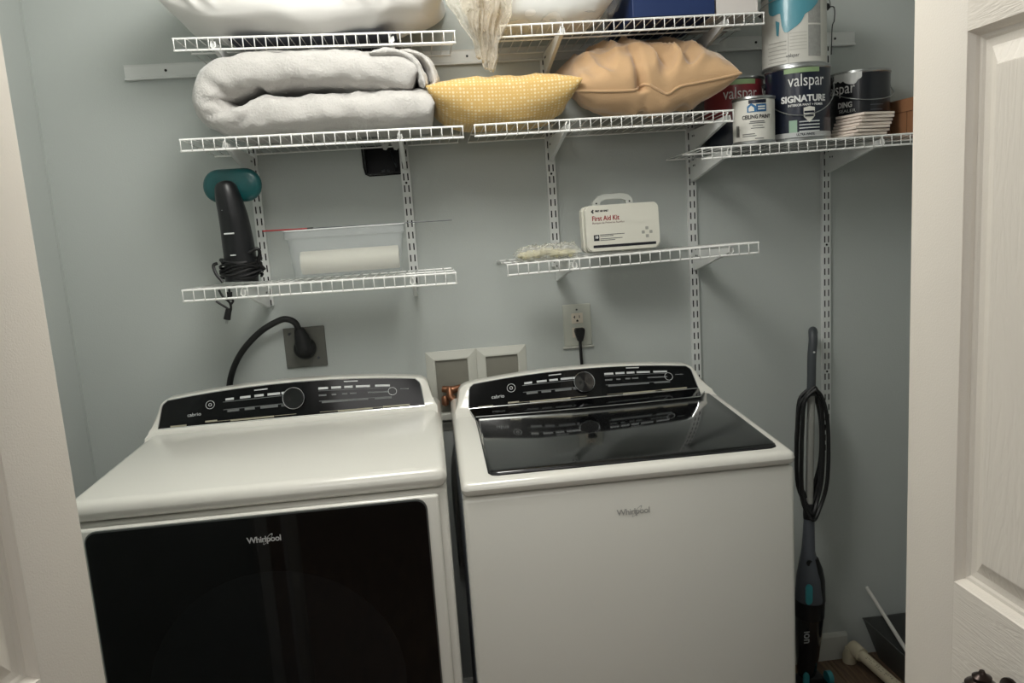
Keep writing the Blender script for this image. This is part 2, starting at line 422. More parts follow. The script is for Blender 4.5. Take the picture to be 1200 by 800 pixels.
WIRE = 0.0026
def wire_shelf(xl, xr, zfl, zfr, zb, depth, label):
    """back edge at y=-0.012; top of wires: zb at the back, zf* at the front"""
    Wd = xr-xl; yf = -depth; yb = -0.010
    root = thing('wire_shelf', label, 'shelf', (xl, yb, zb), 'white vinyl coated wire shelves')
    # cross wire: from the back rod over the front, down the lip
    ln = yf-yb
    nb = max(2, int(round(Wd/0.0255)))
    dz = (zfl-zb)
    bm = bmesh.new(); pts = [(0, 0, -WIRE/2), (0, ln+0.003, dz-WIRE/2), (0, ln-0.0005, dz-0.003), (0, ln-0.001, dz-0.0285)]
    tube(bm, pts, WIRE/2*0.95, 6)
    me = bpy.data.meshes.new('cross_wire'); bmesh.ops.recalc_face_normals(bm, faces=bm.faces); bm.to_mesh(me); bm.free(); me.materials.append(MWIRE)
    for p in me.polygons: p.use_smooth = True
    for i in range(nb+1):
        f = i/nb; o = mesh_obj('cross_wire', me, None, root); o.location = (0.002+f*(Wd-0.004), 0, 0)
        o.rotation_euler = (math.atan((zfr-zfl)*f/ln), 0, 0)
    def rod(y, zl, zr, r, nm='long_rod'):
        bm = bmesh.new(); tube(bm, [(0, y, zl), (Wd, y, zr)], r, 8); from_bm(nm, bm, MWIRE, root, smooth=True)
    dl, dr = zfl-zb, zfr-zb
    rod(0, -WIRE-0.0015, -WIRE-0.0015, 0.0022)
    rod(ln*0.5, -WIRE-0.0015+dl*.5, -WIRE-0.0015+dr*.5, 0.0022)
    rod(ln+0.001, dl-0.003, dr-0.003, 0.0026, 'front_rod')
    rod(ln+0.001, dl-0.0285, dr-0.0285, 0.0026, 'front_rod')
    return root

DEP = 0.305
SH = {}
SH['topL'] = wire_shelf(-0.899, -0.2565, 1.937, 1.927, 1.9326, DEP, 'white wire shelf under the white pillow, highest on the left')
SH['topM'] = wire_shelf(-0.1515, 0.5005, 1.934, 1.938, 1.9287, DEP, 'white wire shelf under the blue box, highest in the middle')
SH['L2'] = wire_shelf(-0.910, -0.2543, 1.713, 1.708, 1.700, DEP+0.01, 'white wire shelf carrying the folded grey blanket')
SH['M2'] = wire_shelf(-0.2295, 0.4143, 1.709, 1.710, 1.699, DEP+0.01, 'white wire shelf carrying the yellow and tan cushions')
SH['R2'] = wire_shelf(0.3329, 0.985, 1.6235, 1.6300, 1.6176, DEP, 'white wire shelf carrying the paint cans on the right')
SH['L3'] = wire_shelf(-0.9525, -0.2975, 1.3665, 1.3608, 1.3560, DEP, 'white wire shelf carrying the steamer and clear plastic tub')
SH['M3'] = wire_shelf(-0.1720, 0.4780, 1.3705, 1.3808, 1.3665, DEP, 'white wire shelf carrying the first aid kit')
side = {1: 'left', 2: 'right', 3: 'left', 4: 'right', 5: 'right'}
for k, z, dz, lab in [
    (1, 1.9255, 0.004, 'white bracket holding the left end of the pillow shelf'), (2, 1.9255, -0.001, 'white bracket holding the right end of the pillow shelf'),
    (3, 1.9215, 0.005, 'white bracket under the pillow wrapped in plastic'), (4, 1.9215, 0.008, 'white bracket under the blue box shelf right end'),
    (1, 1.6930, 0.011, 'white bracket at the left under the grey blanket'), (2, 1.6930, 0.008, 'white bracket at the right under the grey blanket, beside wall hole'),
    (3, 1.6920, 0.010, 'white bracket under the gap between yellow and tan cushions'), (4, 1.6920, 0.010, 'white bracket under the right end of the tan cushion shelf'),
    (4, 1.6105, 0.006, 'white bracket below the small ceiling paint can'), (5, 1.6105, 0.010, 'white bracket below the stack of tiles'),
    (1, 1.3430, 0.015, 'white bracket beneath the garment steamer'), (2, 1.3430, 0.012, 'white bracket beneath the right end of the clear tub shelf'),
    (3, 1.3565, 0.008, 'white bracket beneath the clear bag of yellow bits'), (4, 1.3565, 0.017, 'white bracket right of the first aid kit shelf')]:
    bracket(k, z, DEP-0.012, lab, dz)

# ------------------------------------------------------------------ wall fittings
# recessed dark box in the wall
t = thing('wall_opening_box', 'square black cut-out box in the wall below the blanket shelf', 'wall box', (0, 0.02, 0))
bm = bmesh.new(); e = 0.0015
for a in [(HX0+e, HX0+0.004, 0.0, 0.07, HZ0+e, HZ1-e), (HX1-0.004, HX1-e, 0.0, 0.07, HZ0+e, HZ1-e), (HX0+e, HX1-e, 0.0, 0.07, HZ0+e, HZ0+0.004), (HX0+e, HX1-e, 0, 0.07, HZ1-0.004, HZ1-e), (HX0+e, HX1-e, 0.066, 0.072, HZ0+e, HZ1-e)]:
    box(bm, *a)
from_bm('box_shell', bm, mat('dark_grey_box', srgb(24, 25, 30), 0.5), t, loc=(0, -0.02, 0))
bm = bmesh.new()
tube(bm, [Vector((HX0-0.003, -0.0005, HZ1)), Vector((HX0-0.002, -0.0005, HZ0+0.02)), Vector((HX0+0.002, -0.0005, HZ0+0.002)), Vector((HX0+0.012, -0.0005, HZ0-0.003)), Vector((HX1-0.01, -0.0005, HZ0-0.002)), Vector((HX1+0.002, -0.0005, HZ0))], 0.0022, 5)
from_bm('ragged_edge', bm, MDARK, t, loc=(0, -0.02, 0))
bm = bmesh.new()
tube(bm, smooth_path([(HX1-0.030, 0.05, 1.69), (HX1-0.022, 0.03, 1.66), (HX1-0.016, 0.02, 1.645), (HX1-0.02, 0.03, 1.63)]), 0.003, 6)
tube(bm, [(HX0+0.045, 0.004, HZ0+0.008), (HX0+0.055, 0.004, HZ0+0.010)], 0.0035, 6); tube(bm, [(HX0+0.06, 0.004, HZ0+0.010), (HX0+0.067, 0.004, HZ0+0.007)], 0.0035, 6)
from_bm('wire_ends', bm, MGREYP, t, loc=(0, -0.02, 0))

# dryer outlet
t = thing('dryer_outlet', 'dark grey square steel outlet plate behind the dryer cord', 'outlet', (-0.7283, 0, 1.160))
bm = bmesh.new(); box(bm, -0.057, 0.057, -0.006, 0, -0.057, 0.057, r=0.002); from_bm('plate', bm, mat('dull_grey_plate', srgb(112, 112, 106), 0.45, metal=0.4, bump=0.1), t)
for dx, dz in ((0.033, -0.033), (-0.04, 0.04)):
    bm = bmesh.new(); lathe(bm, [(0.004, 0), (0.003, 0.002)], 10)
    for v in bm.verts: v.co = Vector((v.co.x+dx, -0.006-v.co.z, v.co.y+dz))
    from_bm('screw', bm, MGREYP, t)
t = thing('dryer_power_cord', 'thick black cord arching from its round plug down behind the dryer', 'power cord', (-0.728, -0.006, 1.165))
bm = bmesh.new(); lathe(bm, [(0.030, 0.001), (0.031, 0.012), (0.029, 0.024), (0.022, 0.032), (0.01, 0.035)], 24)
for v in bm.verts: v.co = Vector((v.co.x, -v.co.z, v.co.y-0.006))
tube(bm, [(0, -0.018, -0.004), (-0.004, -0.024, 0.03), (-0.008, -0.028, 0.052)], [0.026, 0.020, 0.013], 14)
from_bm('plug', bm, MRUBBER, t, smooth=True)
bm = bmesh.new(); q = Vector((0.728, 0.006, -1.165))
cp = [(-0.736, -0.034, 1.212), (-0.744, -0.036, 1.235), (-0.765, -0.04, 1.247), (-0.79, -0.04, 1.243), (-0.839, -0.04, 1.218), (-0.8916, -0.04, 1.170), (-0.926, -0.04, 1.115), (-0.9422, -0.04, 1.055), (-0.944, -0.04, 0.98), (-0.94, -0.045, 0.90)]
tube(bm, [p+q for p in smooth_path(cp)], 0.0088, 10); from_bm('cord', bm, MRUBBER, t, smooth=True)

# duplex outlet
t = thing('wall_outlet', 'white outlet plate on the wall above the washing machine', 'outlet', (0.0525, 0, 1.158))
bm = bmesh.new(); box(bm, -0.0415, 0.0415, -0.006, 0, -0.060, 0.063, r=0.003, seg=3)
from_bm('plate', bm, mat('plate_white', srgb(196, 198, 188), 0.4), t, smooth=True)
bm = bmesh.new(); box(bm, -0.046, 0.046, -0.009, 0, -0.067, -0.060, r=0.003, seg=3); from_bm('lower_lip', bm, mat('plate_white_lip', srgb(200, 200, 192), 0.4), t, smooth=True)
for dz in (0.022, -0.020):
    bm = bmesh.new(); box(bm, -0.0165, 0.0165, -0.0085, -0.005, dz-0.0145, dz+0.0145, r=0.001); f = from_bm('receptacle', bm, mat('socket_ivory', srgb(226, 216, 200), 0.4), t)
    bm = bmesh.new()
    box(bm, -0.009, -0.0065, -0.0092, -0.0084, dz, dz+0.008); box(bm, -0.0115, -0.009, -0.0092, -0.0084, dz+0.003, dz+0.0048)
    box(bm, 0.0055, 0.0075, -0.0092, -0.0084, dz+0.0005, dz+0.008); prism(bm, [(-0.003, dz-0.010), (0.003, dz-0.010), (0.003, dz-0.006), (0, dz-0.0035), (-0.003, dz-0.006)], 'y', -0.0092, -0.0084)
    from_bm('slots', bm, MDARK, f)
bm = bmesh.new(); lathe(bm, [(0.003, 0), (0.002, 0.001)], 10)
for v in bm.verts: v.co = Vector((v.co.x, -0.006-v.co.z, v.co.y+0.047))
from_bm('screw', bm, MGREYP, t)
t = thing('washer_power_cord', 'black plug and cord hanging from the white wall outlet', 'power cord', (0.0555, -0.0086, 1.143))
bm = bmesh.new(); prism(bm, [(-0.0145, 0.006), (-0.012, 0.0095), (0.012, 0.0095), (0.0145, 0.006), (0.0135, -0.006), (0.0065, -0.030), (-0.0065, -0.030), (-0.0135, -0.006)], 'y', -0.021, 0)
bmesh.ops.bevel(bm, geom=list(bm.edges), offset=0.002, segments=2, affect='EDGES'); from_bm('plug', bm, MRUBBER, t, smooth=True)
bm = bmesh.new(); tube(bm, smooth_path([(0, -0.012, -0.028), (0, -0.012, -0.06), (0.001, -0.014, -0.12), (-0.002, -0.02, -0.2)]), 0.0046, 8); from_bm('cord', bm, MRUBBER, t, smooth=True)

# washer supply box with two windows
t = thing('washer_outlet_box', 'white double framed laundry valve box in the wall between the machines', 'outlet box', (-0.2488, 0, 1.02))
mfr = mat('box_white', srgb(205, 205, 196), 0.4)
def frame_ring(bm, x0, x1, z0, z1, pr):
    R = [[bm.verts.new(p) for p in [(x0+i, d, z0+i), (x1-i, d, z0+i), (x1-i, d, z1-i), (x0+i, d, z1-i)]] for i, d in pr]
    for A, B in zip(R, R[1:]):
        for k in range(4): bm.faces.new((A[k], A[(k+1) % 4], B[(k+1) % 4], B[k]))
    return R
for xa, xb in ((-0.1465, 0.0), (0.0, 0.1465)):
    bm = bmesh.new(); frame_ring(bm, xa, xb, -0.14, 0.0955, [(0, 0), (0.001, -0.003), (0.022, -0.009), (0.026, -0.009), (0.027, -0.002)])
    f = from_bm('frame', bm, mfr, t)
    bm = bmesh.new(); box(bm, xa+0.027, xb-0.027, -0.0035, -0.001, -0.11, 0.0685); from_bm('recess_back', bm, mat('recess_grey', srgb(132, 130, 120), 0.6), f)
bm = bmesh.new(); box(bm, -0.12, -0.03, -0.028, -0.004, -0.105, -0.083, r=0.004); from_bm('valve_ledge', bm, mfr, t)
bm = bmesh.new()
tube(bm, [(-0.105, -0.02, -0.012), (-0.075, -0.03, -0.016), (-0.05, -0.02, -0.01)], [0.009, 0.012, 0.008], 10)
tube(bm, [(-0.085, -0.03, -0.012), (-0.085, -0.045, -0.030), (-0.07, -0.05, -0.05)], [0.011, 0.010, 0.008], 10)
lathe(bm, [(0.006, -0.06), (0.011, -0.055), (0.011, -0.035), (0.007, -0.03)], 10, c=(-0.1, -0.03, 0))
from_bm('brass_valve', bm, MBRASS, t, smooth=True)
t = thing('supply_hose', 'braided grey supply hose dropping behind the gap between the machines', 'hose', (-0.32, -0.040, 0.97))
bm = bmesh.new(); tube(bm, smooth_path([(-0.002, -0.002, 0.0), (0.012, -0.01, -0.02), (0.014, -0.008, -0.06), (-0.02, 0.0, -0.2), (-0.02, 0.01, -0.5)]), 0.0085, 10); from_bm('hose', bm, MSTEEL, t, smooth=True)
bm = bmesh.new(); tube(bm, [(-0.01, -0.002, 0.018), (-0.001, -0.006, -0.001), (0.006, -0.011, -0.012)], [0.010, 0.011, 0.0095], 10); from_bm('coupling', bm, MBRASS, t, smooth=True)

# ------------------------------------------------------------------ appliances
def console_fn(xa, xb, yb, zb, yt, zt, arch, flare_l, flare_r, back_y, round_r=0.028):
    xc = (xa+xb)/2; hw = (xb-xa)/2
    def ztop(x):
        h = zt + arch*(1-((x-xc)/hw)**2)
        d = min(x-xa, xb-x)
        if d < round_r: h -= round_r*0.75 - 0.75*math.sqrt(max(0, round_r**2-(round_r-max(d, 0))**2))
        return h
    def front(x, s, lift=0.0):
        """point on the sloped face; s 0 bottom .. 1 top edge (arch line without corner rounding)"""
        h = zt + arch*(1-((x-xc)/hw)**2)
        y = yb+(yt-yb)*s; z = zb+(h-zb)*s
        n = Vector((0, -(h-zb), -(yb-yt))).normalized(); n = Vector((0, -(h-zb), (yt-yb))).normalized()
        return Vector((x, y, z)) + n*lift
    return xc, ztop, front
def console(parent, P, nm='console_housing'):
    xa, xb, yb, zb, yt, zt, arch, fl, fr, back_y = P
    xc, ztop, front = console_fn(*P)
    # profile (t, y, forward) : t height fraction
    prof = [(-0.75, back_y), (0.55, back_y), (0.95, back_y-0.002), (1.0, back_y-0.012), (1.0, yt+0.008), (0.992, yt+0.002), (0.965, yt+(yb-yt)*0.035),
            (0.5, yb+(yt-yb)*0.5), (0.12, yb+(yt-yb)*0.12), (0.0, yb-0.004), (-0.10, yb-0.016), (-0.16, yb-0.040), (-0.75, yb-0.060)]
    n = 48; V = []; 
    for j in range(n+1):
        a = j/n; a = 0.5-0.5*math.cos(PI*a) if True else a
        row = []
        for t_, y in prof:
            tt = min(max(t_, 0), 1); xl = xa - fl*(1-tt)**1.6; xr = xb + fr*(1-tt)**1.6
            x = xl+(xr-xl)*a; xx = xa+(xb-xa)*a
            row.append(Vector((x, y, zb+t_*(ztop(xx)-zb) if t_ > 0 else zb+t_*0.06)))
        V.append(row)
    bm = bmesh.new(); B = [[bm.verts.new(p) for p in r] for r in V]; m_ = len(prof)
    for r0, r1 in zip(B, B[1:]):
        for k in range(m_-1): bm.faces.new((r0[k], r1[k], r1[k+1], r0[k+1]))
        bm.faces.new((r0[m_-1], r1[m_-1], r1[0], r0[0]))
    bm.faces.new(B[0]); bm.faces.new(list(reversed(B[-1])))
    o = from_bm(nm, bm, MAPPL, parent, smooth=True)
    return front
def panel_on(front, parent, xl0, xl1, xr0, xr1, s0, s1, rc, m, name, lift=0.0022, trim=None):
    """black panel: bottom from xl0..xr0, top from xl1..xr1, rounded upper corners"""
    nx, ns = 40, 10; bm = bmesh.new(); G = []
    for i in range(ns+1):
        s = i/ns; row = []
        # corner inset
        u = (1-s)*(s1-s0)*0.10
        cut = 0
        if s > 0.72: cut = rc*(1-math.sqrt(max(0, 1-((s-0.72)/0.28)**2)))
        xl = xl0+(xl1-xl0)*s+cut; xr = xr0+(xr1-xr0)*s-cut
        for j in range(nx+1): row.append((xl+(xr-xl)*j/nx, s0+(s1-s0)*s))
        G.append(row)
    top = [[bm.verts.new(front(x, s, lift)) for x, s in r] for r in G]; bot = [[bm.verts.new(front(x, s, -0.004)) for x, s in r] for r in G]
    for i in range(ns):
        for j in range(nx): bm.faces.new((top[i][j], top[i][j+1], top[i+1][j+1], top[i+1][j]))
    bd = [(0, j) for j in range(nx)]+[(i, nx) for i in range(ns)]+[(ns, j) for j in range(nx, 0, -1)]+[(i, 0) for i in range(ns, 0, -1)]
    for k in range(len(bd)):
        a, b_ = bd[k], bd[(k+1) % len(bd)]
        bm.faces.new((top[a[0]][a[1]], bot[a[0]][a[1]], bot[b_[0]][b_[1]], top[b_[0]][b_[1]]))
    o = from_bm(name, bm, m, parent, smooth=True)
    if trim:
        bm = bmesh.new(); tube(bm, [front(G[a][b_][0], G[a][b_][1], lift) for a, b_ in bd], 0.0011, 5, closed=True); from_bm('panel_trim', bm, trim, o)
    return o
def dashes(bm, front, items, lift):
    for x, s, w, h in items:      # w metres, h in s units
        v = [bm.verts.new(front(a, b_, lift)) for a, b_ in [(x, s), (x+w, s), (x+w, s+h), (x, s+h)]]
        bm.faces.new(v)
def logo(parent, fn, size, m, name='logo', bold=0.0):
    me = text_mesh('Whirlpool', size, bold=bold, space=0.92)
    bm = bmesh.new(); bm.from_mesh(me); bpy.data.meshes.remove(me)
    w = max(v.co.x for v in bm.verts)
    # tilted swoosh ring around the middle of the word
    n = 40; cx, cy = w*0.22, size*0.0; A = size*0.85; B = size*0.20
    o_, i_ = [], []
    for k in range(n):
        a = 2*PI*k/n; th = 0.06+0.06*max(0, math.cos(a-0.6))
        for L_, q in ((o_, 1.0), (i_, 1-th*1.6)):
            x, y = A*q*math.cos(a), (B*(1+0.1*math.cos(a)))*(q if q == 1 else q-0.06)*math.sin(a)
            r = math.radians(48); L_.append(bm.verts.new((cx+x*math.cos(r)-y*math.sin(r), cy+x*math.sin(r)+y*math.cos(r), 0)))
    for k in range(n): bm.faces.new((o_[k], o_[(k+1) % n], i_[(k+1) % n], i_[k]))
    for v in bm.verts: v.co = fn(v.co.x, v.co.y)
    return from_bm(name, bm, m, parent, normals=False)
def planar(x0, y0, z0):            # a face that looks towards -Y
    return lambda x, y: Vector((x0+x, y0, z0+y))

# ---- dryer
DX0, DX1, DYF = -1.104, -0.364, -0.700
dry = thing('clothes_dryer', 'white front-loading clothes dryer with dark glass door, left of the washing machine', 'dryer', ((DX0+DX1)/2, -0.37, 0))
inv = -Vector(dry.location)
class Par:   # keeps world coordinates for children while parented to a located empty
    pass
def fix(root):
    off = Vector(root.location)
    for ch in root.children: ch.location = Vector(ch.location)-off
bm = bmesh.new(); box(bm, DX0, DX1, DYF, -0.07, 0.012, 0.949, r=0.010, seg=3); from_bm('cabinet', bm, MAPPL, dry, smooth=True)
bm = bmesh.new(); box(bm, DX0-0.002, DX1+0.002, DYF-0.012, -0.06, 0.952, 0.996, r=0.021, seg=5, fn=lambda c: Vector((c.x, c.y, c.z+(0.006*(c.y+0.70) if c.z > 0.97 else 0)))); from_bm('top_deck', bm, MAPPL, dry, smooth=True)
PD = (-1.085, -0.390, -0.205, 1.006, -0.178, 1.076, 0.024, 0.022, 0.018, -0.125)
fd = console(dry, PD)
pan = panel_on(fd, dry, -1.086, -1.073, -0.405, -0.413, 0.02, 0.955, 0.012, MPANEL, 'control_panel', trim=MCHROME)
def ringmark(bm, front, cx, cs, r, w, lift, L):
    n = 32; o_, i_ = [], []
    for k in range(n):
        a = 2*PI*k/n
        for l_, rr in ((o_, r), (i_, r-w)): l_.append(bm.verts.new(front(cx+rr*math.cos(a), cs+rr*math.sin(a)/L, lift)))
    for k in range(n): bm.faces.new((o_[k], o_[(k+1) % n], i_[(k+1) % n], i_[k]))
def dress_console(pan, front, xl, xr, L, washer):
    W = xr-xl; X = lambda f: xl+W*f
    bm = bmesh.new(); li = 0.0030
    top = [(0.245, 0.025), (0.300, 0.032), (0.355, 0.028), (0.405, 0.038), (0.458, 0.050), (0.600, 0.030), (0.650, 0.030), (0.700, 0.026), (0.745, 0.044), (0.820, 0.046)]
    dashes(bm, front, [(X(f), 0.66 if f < 0.5 else 0.70, w*0.84, 0.062) for f, w in top], li)
    dashes(bm, front, [(X(0.355), 0.83, 0.034, 0.03), (X(0.700), 0.87, 0.036, 0.03)], li)
    from_bm('button_names', bm, MMARK, pan)['kind'] = 'stuff'
    bm = bmesh.new()
    d = [(X(0.235), 0.62, W*0.27, 0.018), (X(0.235), 0.40, W*0.27, 0.018), (X(0.60), 0.66, W*0.28, 0.015), (X(0.60), 0.38, W*0.28, 0.018)]
    d += [(X(f), 0.33, w, 0.06) for f, w in ((0.25, 0.03), (0.315, 0.026), (0.375, 0.045), (0.455, 0.045), (0.61, 0.05), (0.68, 0.045), (0.745, 0.03), (0.815, 0.045))]
    d += [(X(f), 0.52, w, 0.045) for f, w in ((0.60, 0.02), (0.65, 0.012), (0.69, 0.014), (0.72, 0.018), (0.79, 0.055))]
    d += [(X(0.917), 0.60, 0.022, 0.03)]
    dashes(bm, front, d, li); from_bm('indicator_print', bm, MMARKD, pan)['kind'] = 'stuff'
    bm = bmesh.new()
    dashes(bm, front, [(X(0.035), 0.05, 0.04, 0.05), (X(0.165), 0.10, 0.03, 0.05), (X(0.21), 0.10, W*0.30, 0.012), (X(0.26), 0.07, 0.11, 0.045), (X(0.60), 0.09, W*0.25, 0.012), (X(0.67), 0.06, 0.09, 0.045), (X(0.845), 0.07, 0.07, 0.05)], li)
    from_bm('lower_print', bm, mat('warm_print', srgb(165, 160, 140), 0.5), pan)['kind'] = 'stuff'
    bm = bmesh.new()
    ringmark(bm, front, X(0.186), 0.60, 0.0115, 0.0012, li, L); ringmark(bm, front, X(0.186), 0.60, 0.0045, 0.0016, li, L); ringmark(bm, front, X(0.886), 0.55, 0.0115, 0.0012, li, L)
    from_bm('button_rings', bm, MMARK, pan)
    text_on('cabrio', 0.014, MMARK, pan, lambda x, y: front(X(0.125)+x, 0.37+y/L, li), width=0.034)
    # dial: shallow knob
    c = front(X(0.505), 0.52, 0.002); n = (front(X(.5), 0.5, 1)-front(X(.5), 0.5, 0)).normalized(); up = (front(X(.5), 1, 0)-front(X(.5), 0, 0)).normalized()
    Mx = Matrix((Vector((1, 0, 0)), up, n)).transposed().to_4x4(); Mx.translation = c
    bm = bmesh.new(); lathe(bm, [(0.0275, 0), (0.0275, 0.010), (0.0255, 0.013), (0.012, 0.0125), (0.0001, 0.012)], 40); bmesh.ops.transform(bm, matrix=Mx, verts=bm.verts); k = from_bm('dial', bm, MGLOSS, pan, smooth=True)
    bm = bmesh.new(); tube(bm, [Mx @ Vector((0.0272*math.cos(2*PI*a/48), 0.0272*math.sin(2*PI*a/48), 0.0110)) for a in range(48)], 0.0011, 6, closed=True); from_bm('dial_ring', bm, MCHROME, k, smooth=True)
dress_console(pan, fd, -1.078, -0.41, 0.095, False)
# door of the dryer
bm = bmesh.new(); box(bm, DX0+0.012, DX1-0.018, DYF-0.016, DYF-0.001, 0.20, 0.943, r=0.007, seg=3); dr = from_bm('door', bm, MAPPL, dry, smooth=True)
GX0, GX1, GZ0, GZ1 = -1.066, -0.4095, 0.235, 0.936
bm = bmesh.new(); prism(bm, rrect(GX0-0.003, GX1+0.003, GZ0-0.003, GZ1+0.003, 0.022), 'y', DYF-0.021, DYF-0.015); from_bm('door_bezel', bm, mat('grey_bezel', srgb(120, 124, 122), 0.3, metal=0.6), dr)
bm = bmesh.new(); prism(bm, rrect(GX0, GX1, GZ0, GZ1, 0.020), 'y', DYF-0.0225, DYF-0.0205); from_bm('inner_panel', bm, mat('door_inner_black', srgb(6, 7, 9), 0.5), dr)
bm = bmesh.new(); lathe(bm, [(0.256, 0.0), (0.256, 0.0006), (0.001, 0.0007)], 72)
for v in bm.verts: v.co = Vector((v.co.x-0.735, DYF-0.0228-v.co.z, v.co.y+0.565))
from_bm('porthole_disc', bm, mat('porthole_grey', srgb(52, 54, 56), 0.5), dr)
tint = bpy.data.materials.new('tinted_door_glass'); tint.use_nodes = True; nt = tint.node_tree; N = nt.nodes; L = nt.links
tr = N.new('ShaderNodeBsdfTransparent'); tr.inputs[0].default_value = (0.45, 0.46, 0.48, 1); gl = N.new('ShaderNodeBsdfGlossy'); gl.inputs['Roughness'].default_value = 0.035
fr = N.new('ShaderNodeFresnel'); fr.inputs[0].default_value = 1.5; mx = N.new('ShaderNodeMixShader'); L.new(fr.outputs[0], mx.inputs[0]); L.new(tr.outputs[0], mx.inputs[1]); L.new(gl.outputs[0], mx.inputs[2]); L.new(mx.outputs[0], N['Material Output'].inputs[0])
bm = bmesh.new()
pr_ = rrect(GX0, GX1, GZ0, GZ1, 0.020, 6); A = [bm.verts.new((x, DYF-0.0240, z)) for x, z in pr_]; bm.faces.new(A)
gl_o = from_bm('door_glass', bm, tint, dr, normals=False)
logo(dr, planar(-0.731, DYF-0.0248, 0.890), 0.0172, mat('logo_silver', srgb(205, 206, 206), 0.3, metal=0.2), bold=0.0004)
for x in (DX0+0.05, DX1-0.05):
    for y in (-0.64, -0.12):
        bm = bmesh.new(); lathe(bm, [(0.018, 0), (0.018, 0.012), (0.01, 0.014)], 12, c=(x, y, 0)); from_bm('foot', bm, MBLACK, dry)
fix(dry)

# ---- washer
WX0, WX1, WYF = -0.3335, 0.3795, -0.700
was = thing('washing_machine', 'white top-loading washing machine with black glass lid, right of the dryer', 'washing machine', ((WX0+WX1)/2, -0.37, 0))
bm = bmesh.new(); box(bm, WX0, WX1, WYF, -0.07, 0.012, 0.9205, r=0.010, seg=3); from_bm('cabinet', bm, MAPPL, was, smooth=True)
bm = bmesh.new(); box(bm, WX0+0.0015, WX0+0.0005-0.0012, WYF+0.02, -0.09, 0.02, 0.915); from_bm('side_panel', bm, MSIDE, was)
bm = bmesh.new(); box(bm, WX0-0.002, WX1+0.002, WYF-0.006, -0.06, 0.9235, 0.962, r=0.016, seg=5, fn=lambda c: Vector((c.x, c.y, c.z-0.007+(0.055*(c.y+0.70) if c.z > 0.95 else 0) + (0.007 if c.z < 0.95 else 0)))); from_bm('top_deck', bm, MAPPL, was, smooth=True)
PWc = (-0.312, 0.342, -0.222, 0.988, -0.185, 1.048, 0.022, 0.014, 0.030, -0.135)
fw_ = console(was, PWc)
pan = panel_on(fw_, was, -0.290, -0.283, 0.336, 0.325, 0.05, 0.94, 0.012, MPANEL, 'control_panel', trim=MCHROME)
dress_console(pan, fw_, -0.287, 0.330, 0.082, True)
# dark hinge strip between console and lid
def deckz(y): return 0.955+0.055*(y+0.70)
bm = bmesh.new()
ya, yb_ = -0.232, -0.292
P4 = [Vector((-0.2885, -0.2265, 0.9925)), Vector((0.336, -0.2265, 0.9925)), Vector((0.320, yb_, deckz(yb_)+0.0065)), Vector((-0.278, yb_, deckz(yb_)+0.0065))]
v = [bm.verts.new(p) for p in P4]+[bm.verts.new(p-Vector((0, 0, 0.02))) for p in P4]
for f in [(0, 1, 2, 3), (7, 6, 5, 4), (0, 4, 5, 1), (1, 5, 6, 2), (2, 6, 7, 3), (3, 7, 4, 0)]: bm.faces.new([v[i] for i in f])
from_bm('hinge_cover', bm, MGLOSS, was)
# lid
lid_poly = [(-0.274, -0.300), (0.318, -0.300), (0.350, -0.250), (0.353, -0.300), (0.353, -0.655)]
def deck_pt(x, y, h): return Vector((x, y, deckz(y)+h))
outline = [(-0.276, -0.292), (0.0, -0.300), (0.316, -0.294), (0.345, -0.250), (0.353, -0.262), (0.353, -0.655), (0.349, -0.669), (0.338, -0.675), (-0.255, -0.675), (-0.268, -0.671), (-0.274, -0.659)]
def slab(bm, poly, h0, h1, chamf):
    cx = sum(p[0] for p in poly)/len(poly); cy = sum(p[1] for p in poly)/len(poly)
    def ins(p, d): 
        v_ = Vector((p[0]-cx, p[1]-cy)); s_x = 1-d/abs(0.31); s_y = 1-d/abs(0.2); return (cx+v_.x*s_x, cy+v_.y*s_y)
    R = [[bm.verts.new(deck_pt(*ins(p, i), h)) for p in poly] for i, h in ((0, h0), (0, h1-chamf), (chamf*0.6, h1-chamf*0.3), (chamf*1.6, h1))]
    n = len(poly)
    for A, B in zip(R, R[1:]):
        for k in range(n): bm.faces.new((A[k], A[(k+1) % n], B[(k+1) % n], B[k]))
    bm.faces.new(R[-1]); bm.faces.new(R[0])
bm = bmesh.new(); slab(bm, outline, -0.004, 0.0075, 0.004); lid = from_bm('lid', bm, MGLOSS, was, smooth=True)
bm = bmesh.new(); tube(bm, [deck_pt(x, y, 0.0085) for x, y in [(-0.276, -0.290), (-0.14, -0.2965), (0.0, -0.299), (0.16, -0.297), (0.316, -0.291), (0.343, -0.250)]], 0.0016, 6); from_bm('lid_edge_trim', bm, mat('trim_silver', srgb(160, 162, 160), 0.3, metal=0.7), lid)
bm = bmesh.new(); tube(bm, [deck_pt(x, y, 0.0015) for x, y in outline], 0.0022, 6, closed=True); from_bm('lid_gasket', bm, MDARK, lid)
logo(was, planar(0.022, WYF-0.0010, 0.857), 0.0185, mat('logo_grey', srgb(176, 176, 172), 0.35, metal=0.15), bold=0.0003)
for x in (WX0+0.05, WX1-0.05):
    for y in (-0.64, -0.12):
        bm = bmesh.new(); lathe(bm, [(0.018, 0), (0.018, 0.012), (0.01, 0.014)], 12, c=(x, y, 0)); from_bm('foot', bm, MBLACK, was)
fix(was)

